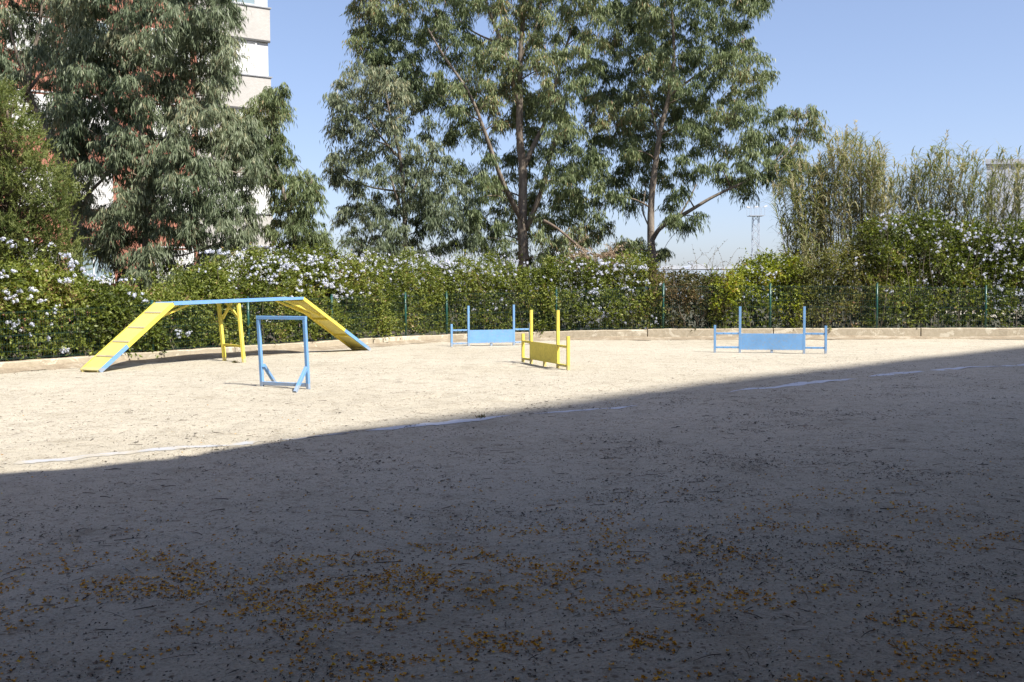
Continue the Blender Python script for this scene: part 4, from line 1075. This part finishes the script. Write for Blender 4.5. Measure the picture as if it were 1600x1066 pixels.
def walkway():
    n0 = gp(155, 582.5); n1 = gp(577.5, 547.5); n0[2] = n1[2] = 0
    u = (n1-n0); Lt = np.linalg.norm(u); u /= Lt; nr = np.array([u[1], -u[0], 0])          # towards the near side
    if nr[1] > 0: nr = -nr
    Wd = .50
    def s_at(px):           # distance along the near edge that shows at this bearing
        k = (px-800)/1600.0
        lo, hi = 0, Lt
        for _ in range(50):
            m_ = (lo+hi)/2; p = n0+u*m_
            q = (p-np.array([0, 0, CAM_H])); X = 1600*(q@Rv)/(q@Fv)
            if X < px-800: lo = m_
            else: hi = m_
        return lo
    def z_at(px, py):
        p = n0+u*s_at(px); a = at(px, py, p[1]); return a[2]
    sA, sB = s_at(272), s_at(474.5); zA, zB = z_at(272, 473), z_at(474.5, 464.5)
    ctr = n0+u*s_at(366)-nr*Wd/2
    root = empty('dog_walk', (ctr[0], ctr[1], 0), 'yellow and blue raised dog walk with two sloping ramps at the left', 'dog agility walkway')
    T = .045
    def plank(name, sa, za, sb, zb_, mat, t=.022):
        a = n0+u*sa-nr*Wd/2+[0, 0, za-t/2]; b = n0+u*sb-nr*Wd/2+[0, 0, zb_-t/2]
        mb = MB(); mb.bar(a, b, Wd, t); return mb.build(name, mat, root)
    def edge(sa, za, sb, zb_, mat, parent, side, drop=.03, h=.075, name='edge_board'):
        off = 0.002+.014 if side > 0 else -(Wd+.002+.014)
        a = n0+u*sa+nr*off+[0, 0, za-drop]; b = n0+u*sb+nr*off+[0, 0, zb_-drop]
        mb = MB(); mb.bar(a, b, .028, h); o = mb.build(name, mat); o.parent = parent
        o.matrix_parent_inverse = Matrix.Identity(4); return o
    z0 = .045
    for (sa, za, sb, zb_) in ((0, z0, sA, zA), (Lt, z0, sB, zB)):
        # ramp: pushed together from boards, with cross slats on top
        root_r = plank('ramp', sa+(.0 if sa == 0 else 0), za, sb, zb_, M['yellow_board'])
        dirx = np.array([sb-sa, zb_-za]); Lr = np.linalg.norm(dirx)
        f = .36 if sa == 0 else .40
        for side in (1, -1):
            edge(sa, za, sa+(sb-sa)*f, za+(zb_-za)*f, M['blue'] if side > 0 else M['yellow'], root_r, side)
            edge(sa+(sb-sa)*(f+.002), za+(zb_-za)*(f+.002), sb, zb_, M['yellow'], root_r, side)
        tv = (u*(sb-sa)+np.array([0, 0, zb_-za]))/Lr; up = np.cross(nr, tv); up = up if up[2] > 0 else -up
        for q in (.19, .40, .61, .84):
            c = n0+u*(sa+(sb-sa)*q)-nr*Wd/2+[0, 0, za+(zb_-za)*q]+up*.007
            mb = MB(); mb.bar(c-nr*(Wd/2-.01), c+nr*(Wd/2-.01), .045, .012, up=tuple(up)); o = mb.build('slat', M['slat']); o.parent = root_r
        for q in (.02, .30, .62, .97):        # cross bearers underneath
            c = n0+u*(sa+(sb-sa)*q)-nr*Wd/2+[0, 0, za+(zb_-za)*q]-up*.045
            mb = MB(); mb.bar(c-nr*(Wd/2-.03), c+nr*(Wd/2-.03), .05, .044, up=tuple(up)); o = mb.build('bearer', M['yellow']); o.parent = root_r
    dk = plank('deck', sA, zA, sB, zB, M['blue'])
    for side in (1, -1): edge(sA, zA, sB, zB, M['blue'], dk, side, .022, .06)
    # ramp struts
    for (sa, za, sb, zb_, q) in ((0, z0, sA, zA, .80), (Lt, z0, sB, zB, .72)):
        for side in (.10, Wd-.10):
            a = n0+u*(sa+(sb-sa)*q)-nr*side+[0, 0, za+(zb_-za)*q-.07]
            sgn = 1 if sb > sa else -1
            s2 = sb+sgn*.48; b = n0+u*s2-nr*side+[0, 0, zA+(zB-zA)*(s2-sA)/(sB-sA)-.06]
            mb = MB(); mb.bar(a, b, .045, .045, bev=.004); mb.build('strut', M['yellow'], root)
    # trestle in the middle
    sm = s_at(379); zm = zA+(zB-zA)*(sm-sA)/(sB-sA)
    pn_ = n0+u*sm-nr*.03; pf = n0+u*sm-nr*(Wd-.02)
    pf = gp(351.5, 564.5); pf[2] = 0; pn_ = gp(381.5, 567.5); pn_[2] = 0
    tn = n0+u*s_at(376)-nr*.04; tf = n0+u*s_at(368)-nr*(Wd-.02)
    tn[2] = zm-.055; tf[2] = zm-.055
    for p, t_ in ((pn_, tn), (pf, tf)):
        mb = MB(); mb.bar(p+[0, 0, -.06], t_, .065, .065, up=tuple(nr), bev=.005); mb.build('post', M['yellow'], root)
    lerp = lambda p, q, f: p+(q-p)*f
    e = (pn_-pf); e = e/np.linalg.norm(e)
    mb = MB(); mb.bar(lerp(pf, tf, .28)+e*.035, lerp(pn_, tn, .27)-e*.035, .04, .05, bev=.004); mb.build('crossbar', M['yellow'], root)
    mt_ = (tn+tf)/2
    mb = MB(); mb.bar(lerp(pn_, tn, .72)+u*.0-e*.02, mt_-e*.10+[0, 0, 0], .04, .055); mb.build('brace', M['yellow'], root)
    mb = MB(); mb.bar(lerp(pf, tf, .72)+e*.02+u*.05, mt_+e*.06+u*.05+[0, 0, -.004], .04, .05); mb.build('brace', M['yellow'], root)
    # ramp toes
    for s_ in (.02, Lt-.02):
        for side in (.03, Wd-.03):
            c = n0+u*s_-nr*side; mb = MB(); mb.bar(c+[0, 0, -.03], c+[0, 0, .03], .05, .05); mb.build('foot', M['yellow'], root)
walkway()

# ------------------------------------------------------------------ litter on the ground
def flat_mat(name, stops, rough=.8):
    mt, t, b = newmat(name)
    a = t.nodes.new('ShaderNodeAttribute'); a.attribute_name = 'rnd'
    r = ramp(t, a.outputs['Fac'], stops); t.links.new(r.outputs['Color'], b.inputs['Base Color']); b.inputs['Roughness'].default_value = rough
    return mt
M['blossom'] = flat_mat('fallen_blossom', [(0, (.22, .11, .02)), (.3, (.58, .26, .015)), (.7, (.80, .42, .02)), (1, (.88, .62, .06))])
M['litter'] = flat_mat('dead_litter', [(0, (.012, .010, .008)), (.5, (.05, .038, .026)), (.8, (.12, .09, .055)), (1, (.065, .085, .035))])
M['pebble'] = flat_mat('pebble_stone', [(0, (.16, .14, .12)), (.6, (.42, .38, .33)), (1, (.72, .70, .66))])
def pick(n, dmin, dmax, pw=1.0, wid=.56):
    """points on the yard, denser towards the viewer as pw grows"""
    d = dmin*(dmax/dmin)**(rng.random(n)**pw) ; x = rng.uniform(-wid, wid, n)*d
    return x, d
def dist_ok(x, y, f): return rng.random(len(x)) < f
def fan(x, y, size, hgt, seg=6):
    """crumpled little rosettes: triangles as degenerate-free tri fans"""
    n = len(x); z = ground_z(x, y)
    ph = rng.uniform(0, 6.28, n); tilt = rng.normal(0, .35, (n, 2))
    c = np.stack([x, y, z+hgt*.5], 1)
    rim = []
    for j in range(seg):
        a = ph+j*6.283/seg; rr = size*rng.uniform(.55, 1.15, n)
        dx = np.cos(a)*rr; dy = np.sin(a)*rr
        dz = np.abs(dx*tilt[:, 0]+dy*tilt[:, 1])+(hgt*1.1 if j % 2 else hgt*.15)*rng.uniform(.5, 1.2, n)
        rim.append(np.stack([x+dx, y+dy, z+.001+dz], 1))
    T = [np.stack([c, rim[j], rim[(j+1) % seg]], 1) for j in range(seg)]
    return np.concatenate(T)
# blossom drifts
n = 60000
x, y = pick(n, 3.3, 17, .95)
clu = .62*np.exp(-((x+1.1)/.95)**2-((y-5.0)/.75)**2)+.5*np.exp(-((x-.5)/.9)**2-((y-5.6)/.7)**2)+.42*np.exp(-((x-.2)/.5)**2-((y-4.3)/.3)**2)+.38*np.exp(-((x-2.2)/1.1)**2-((y-7.0)/.9)**2)+.6*fbm(x*.8, y*1.3, 71, 2); cl2 = fbm(x*3.4, y*4.4, 77, 4)
fall = np.interp(y, [3.3, 4.0, 4.8, 5.8, 7, 8.5, 11, 17], [.55, .9, 1.0, .75, .26, .10, .03, .0])
dn = fall*np.clip((clu-.27)*1.5, .05, 1.2)*np.clip((cl2-.46)*7, .04, 1)
k = rng.random(n) < dn*2.2
x, y = x[k], y[k]
me = mesh_quads('fallen_blossom', fan(x, y, rng.uniform(.006, .0125, len(x)), .007), M['blossom'], np.tile(np.clip(rng.normal(.45, .25, len(x)), 0, 1), 6), n=3)
tag(link('fallen_blossom', me), 'orange fallen blossom strewn over the shaded foreground', 'fallen blossom', kind='stuff')
def slivers(x, y, L, w, lift, curl=.3):
    n = len(x); z = ground_z(x, y)+.002; a = rng.uniform(0, 6.283, n)
    dx, dy = np.cos(a), np.sin(a); Q = []
    pts = []
    for t, ww, h in ((0, .12, 0), (.5, 1, 1), (1, .12, .4)):
        cx = x+dx*(t-.5)*L-dy*curl*L*(t-.5)**2*2; cy = y+dy*(t-.5)*L+dx*curl*L*(t-.5)**2*2
        hz = z+lift*h*rng.uniform(.4, 1.2, n)
        pts.append((np.stack([cx-dy*w*ww/2, cy+dx*w*ww/2, hz+lift*.2*rng.random(n)], 1), np.stack([cx+dy*w*ww/2, cy-dx*w*ww/2, hz], 1)))
    return np.concatenate([np.stack([pts[i][0], pts[i][1], pts[i+1][1], pts[i+1][0]], 1) for i in range(2)])
n = 160000
x, y = pick(n, 3.3, 30, .85)
cl = fbm(x*.7, y*.9, 83, 3); cl3 = fbm(x*3, y*4, 85, 2)
# shade edge: fewer crumbs out in the sunlit yard
edge_y = np.interp(x, [-4.2, -2, 0, 2.5, 6, 13.4], [8.4, 10.7, 13.4, 16.2, 19.4, 26.7])
sunny = y > edge_y
dn = np.where(sunny, .15, .62)*np.clip((cl-.32)*3.2, .12, 1.3)*np.clip((cl3-.42)*5, .12, 1.2)*np.interp(y, [3, 5, 7, 10, 30], [.25, .4, .7, 1, 1])
k = rng.random(n) < dn
x, y = x[k], y[k]; n = len(x)
sz = np.clip(rng.lognormal(-4.55, .6, n), .005, np.interp(y, [5, 10], [.022, .045]))*np.interp(y, [3, 8, 12, 30], [.9, 1.15, 1.5, 1.7])
rn = np.clip(rng.normal(.35, .25, n), 0, 1)
me = mesh_quads('leaf_litter', slivers(x, y, sz, sz*rng.uniform(.4, .8, n), .007), M['litter'], np.tile(rn, 2))
tag(link('leaf_litter', me), 'dark crumbs of dead leaf scattered across the sandy yard', 'leaf litter', kind='stuff')
n = 9000
s_ = rng.uniform(0, cum[-1], n); o_ = rng.exponential(.13, n)+.13; wx, wy, wtx, wty = path(s_)
wx = wx+wty*o_; wy = wy-wtx*o_; k = (rng.random(n) < np.clip(fbm(s_*.8, o_*2, 95)*2-.5, .12, 1)) & (o_ < 1.1); wx, wy = wx[k], wy[k]; n = len(wx)
sz = rng.uniform(.02, .06, n)
me = mesh_quads('wall_foot_litter', slivers(wx, wy, sz, sz*rng.uniform(.3, .7, n), .012), M['litter'], np.tile(np.clip(rng.normal(.6, .2, n), 0, 1), 2))
tag(link('wall_foot_litter', me), 'brown leaf crumbs gathered along the foot of the low wall', 'leaf litter', kind='stuff')
# longer dead leaves and twigs
n = 1500
x, y = pick(n, 3.4, 22, .8); k = rng.random(n) < np.clip((fbm(x*.8, y, 91, 2)-.2)*2, .1, 1); x, y = x[k], y[k]; n = len(x)
L = rng.uniform(.025, .07, n)
me = mesh_quads('fallen_leaves', slivers(x, y, L, L*rng.uniform(.12, .24, n), .012, .5), M['litter'], np.tile(np.clip(rng.normal(.55, .25, n), 0, 1), 2))
tag(link('fallen_leaves', me), 'narrow curled brown leaves lying among the blossom', 'fallen leaves', kind='stuff')
mb = MB(); r = random.Random(77)
for k in range(300):
    d = 3.4*(18/3.4)**(r.random()**.8); x_ = r.uniform(-.56, .56)*d; L = r.uniform(.04, .16); a = r.uniform(0, 6.28); rad = r.uniform(.0012, .003)
    z_ = float(ground_z(x_, d))+rad+.002; c = r.uniform(-.3, .3)
    p = [np.array([x_+math.cos(a)*L*(t-.5)-math.sin(a)*c*L*(t-.5)**2, d+math.sin(a)*L*(t-.5)+math.cos(a)*c*L*(t-.5)**2, z_+.006*math.sin(t*3.1)*r.random()]) for t in (0, .35, .7, 1)]
    mb.tube(p, [rad, rad, rad*.8, rad*.5], 4, False)
tag(mb.build('fallen_twigs', simple_mat('dead_twig', (.085, .066, .052), .8, .5, 9)), 'thin broken twigs lying on the shaded sand', 'twigs', kind='stuff')
# pebbles: flattened octahedra
n = 9000
x, y = pick(n, 3.3, 20, .9); z = ground_z(x, y); s_ = np.clip(rng.lognormal(-5.7, .45, n), .0015, .009); T = []
top = np.stack([x, y, z+s_*1.1], 1); ph = rng.uniform(0, 6.28, n)
rim = [np.stack([x+np.cos(ph+j*1.257)*s_*rng.uniform(.8, 1.2, n), y+np.sin(ph+j*1.257)*s_*rng.uniform(.8, 1.2, n), z+s_*.2], 1) for j in range(5)]
V = np.concatenate([np.stack([top, rim[j], rim[(j+1) % 5]], 1) for j in range(5)])
tag(link('gravel', mesh_quads('gravel', V, M['pebble'], np.tile(rng.random(n), 5), n=3)), 'small pale pebbles sprinkled on the sandy ground', 'gravel', kind='stuff')

# weeds at the wall foot and in the marking
def weed(x_, y_, label, n_=26, h=.1):
    root = empty('weed', (x_, y_, 0), label, 'weed')
    b = np.stack([rng.normal(x_, h*.5, n_), rng.normal(y_, h*.3, n_), np.zeros(n_)], 1)
    V = leaf_quads(b, unit(rng.normal(size=(n_, 3))*.5+np.array([0, 0, 1.])), rng.uniform(.5, 1.2, n_)*h, rng.uniform(.01, .02, n_))
    link('blades', mesh_quads('blades', V, M['hedge_brown'], rng.random(n_)), root)['kind'] = 'stuff'
p = gp(20, 578); weed(p[0], p[1], 'small dry weed at the foot of the wall at the far left', 40, .13)
p = gp(750, 653); weed(p[0], p[1], 'small green weed growing on the faded white ground line', 26, .05)
p = gp(365, 568); weed(p[0], p[1]+.1, 'dry weed tuft at the foot of the walkway trestle', 50, .07)

# ------------------------------------------------------------------ the tall block behind the viewer that shades the near ground
def shade_block(e, Hh, ext, storeys, label):
    off = Hh/math.tan(SUN_EL)
    o2 = np.array([math.sin(SUN_AZ), math.cos(SUN_AZ)])*off
    e = [np.array(q)+o2 for q in e]
    foot = e+[e[-1]+np.array(ext), e[0]+np.array(ext)]
    c = sum(foot)/len(foot)
    root = empty('residential_block', (c[0], c[1], 0), label, 'building')
    mb = MB(); n_ = len(foot)
    vs = [(q[0], q[1], -.3) for q in foot]+[(q[0], q[1], Hh) for q in foot]
    mb.add(vs, [(i, (i+1) % n_, n_+(i+1) % n_, n_+i) for i in range(n_)]+[tuple(range(n_, 2*n_))])
    mb.build('wall', simple_mat('slate_render', (.085, .09, .105), .85, .08, 1), root)
    for i in range(len(e)-1):
        a, b = e[i], e[i+1]; L = np.linalg.norm(b-a)
        if L < 2.5: continue
        u_ = (b-a)/L; nn = np.array([-u_[1], u_[0]]); m_ = max(1, int(L/4.5))
        for j in range(m_):
            cc = a+u_*(L*(j+.5)/m_)+nn*.02
            for k in range(storeys):
                w = MB(); w.bar((*(cc-u_*.8), 1.75+3*k), (*(cc+u_*.8), 1.75+3*k), .05, 1.5); w.build('window', M['glass'], root)
shade_block([(-22, 2.0), (-8.2, 6.3), (-4.23, 8.38), (-3.14, 9.05), (-2.03, 10.74), (-1.2, 11.5)], 13.0, (10, -11), 4, 'low slate-grey block close behind the viewer on the left')
shade_block([(-2.4, 10.1), (-1.2, 11.7), (0, 13.0), (2.54, 16.0), (6.08, 19.6), (13.35, 26.66), (26, 39.2)], 62.0, (16, -18), 20, 'tall slate-grey tower far behind the viewer')

# unseen trees guessed from the fallen blossom, added to darken the near ground
M['tipu'] = plum('tipu_leaf', (.9, .9, .9))
def unseen_blossom_tree(x_, y_, rad, z0, z1, label):
    root = empty('unseen_blossom_tree', (x_, y_, 0), label, 'tree', 'unseen blossom trees added to darken the near ground')
    mb = MB(); mb.tube(curve_pts([(x_, y_, -.3), (x_+.1, y_, 1.4), (x_, y_+.1, z0-.4)]), list(np.linspace(.24, .15, 9)), 9); mb.build('trunk', M['bark'], root, True)
    mb = MB()
    for k in range(9):
        a = k*.7+x_; e = np.array([x_+math.cos(a)*rad*.75, y_+math.sin(a)*rad*.75, (z0+z1)/2+.3])
        mb.tube(curve_pts([np.array([x_, y_+.1, z0-.45]), np.array([x_+math.cos(a)*rad*.3, y_+math.sin(a)*rad*.3, z0+.2]), e]), list(np.linspace(.10, .02, 9)), 6)
    mb.build('limbs', M['bark'], root, True)
    n = int(rad*rad*9); a = rng.uniform(0, 6.283, n); r_ = rad*np.sqrt(rng.random(n)); zz = rng.uniform(z0, z1, n)-(r_/rad)**2*.5
    cen = np.stack([x_+np.cos(a)*r_, y_+np.sin(a)*r_, zz], 1)
    crown(root, 'crown', cen, rng.uniform(.5, .8, n), M['tipu'], 20, 8, (.16, .24), (.09, .14), .6)
unseen_blossom_tree(-2.5, -1.2, 4.0, 4.4, 5.6, 'unseen low blossom tree behind the viewer on the left, added to darken the near ground')
unseen_blossom_tree(3.0, 2.0, 4.5, 4.9, 6.3, 'unseen blossom tree just right of the viewer, added to darken the near ground')
unseen_blossom_tree(10.8, 6.6, 4.8, 5.2, 7.2, 'unseen blossom tree to the right of the viewer, added to darken the near ground')
unseen_blossom_tree(18.5, 13.5, 5.2, 5.6, 8.0, 'unseen blossom tree at the right end of the row, added to darken the near ground')
_t = sum(len(o.data.polygons)*(2 if len(o.data.polygons[0].vertices) == 4 else 1) for o in S.objects if o.type == 'MESH' and len(o.data.polygons))
print('TRIS about', _t)
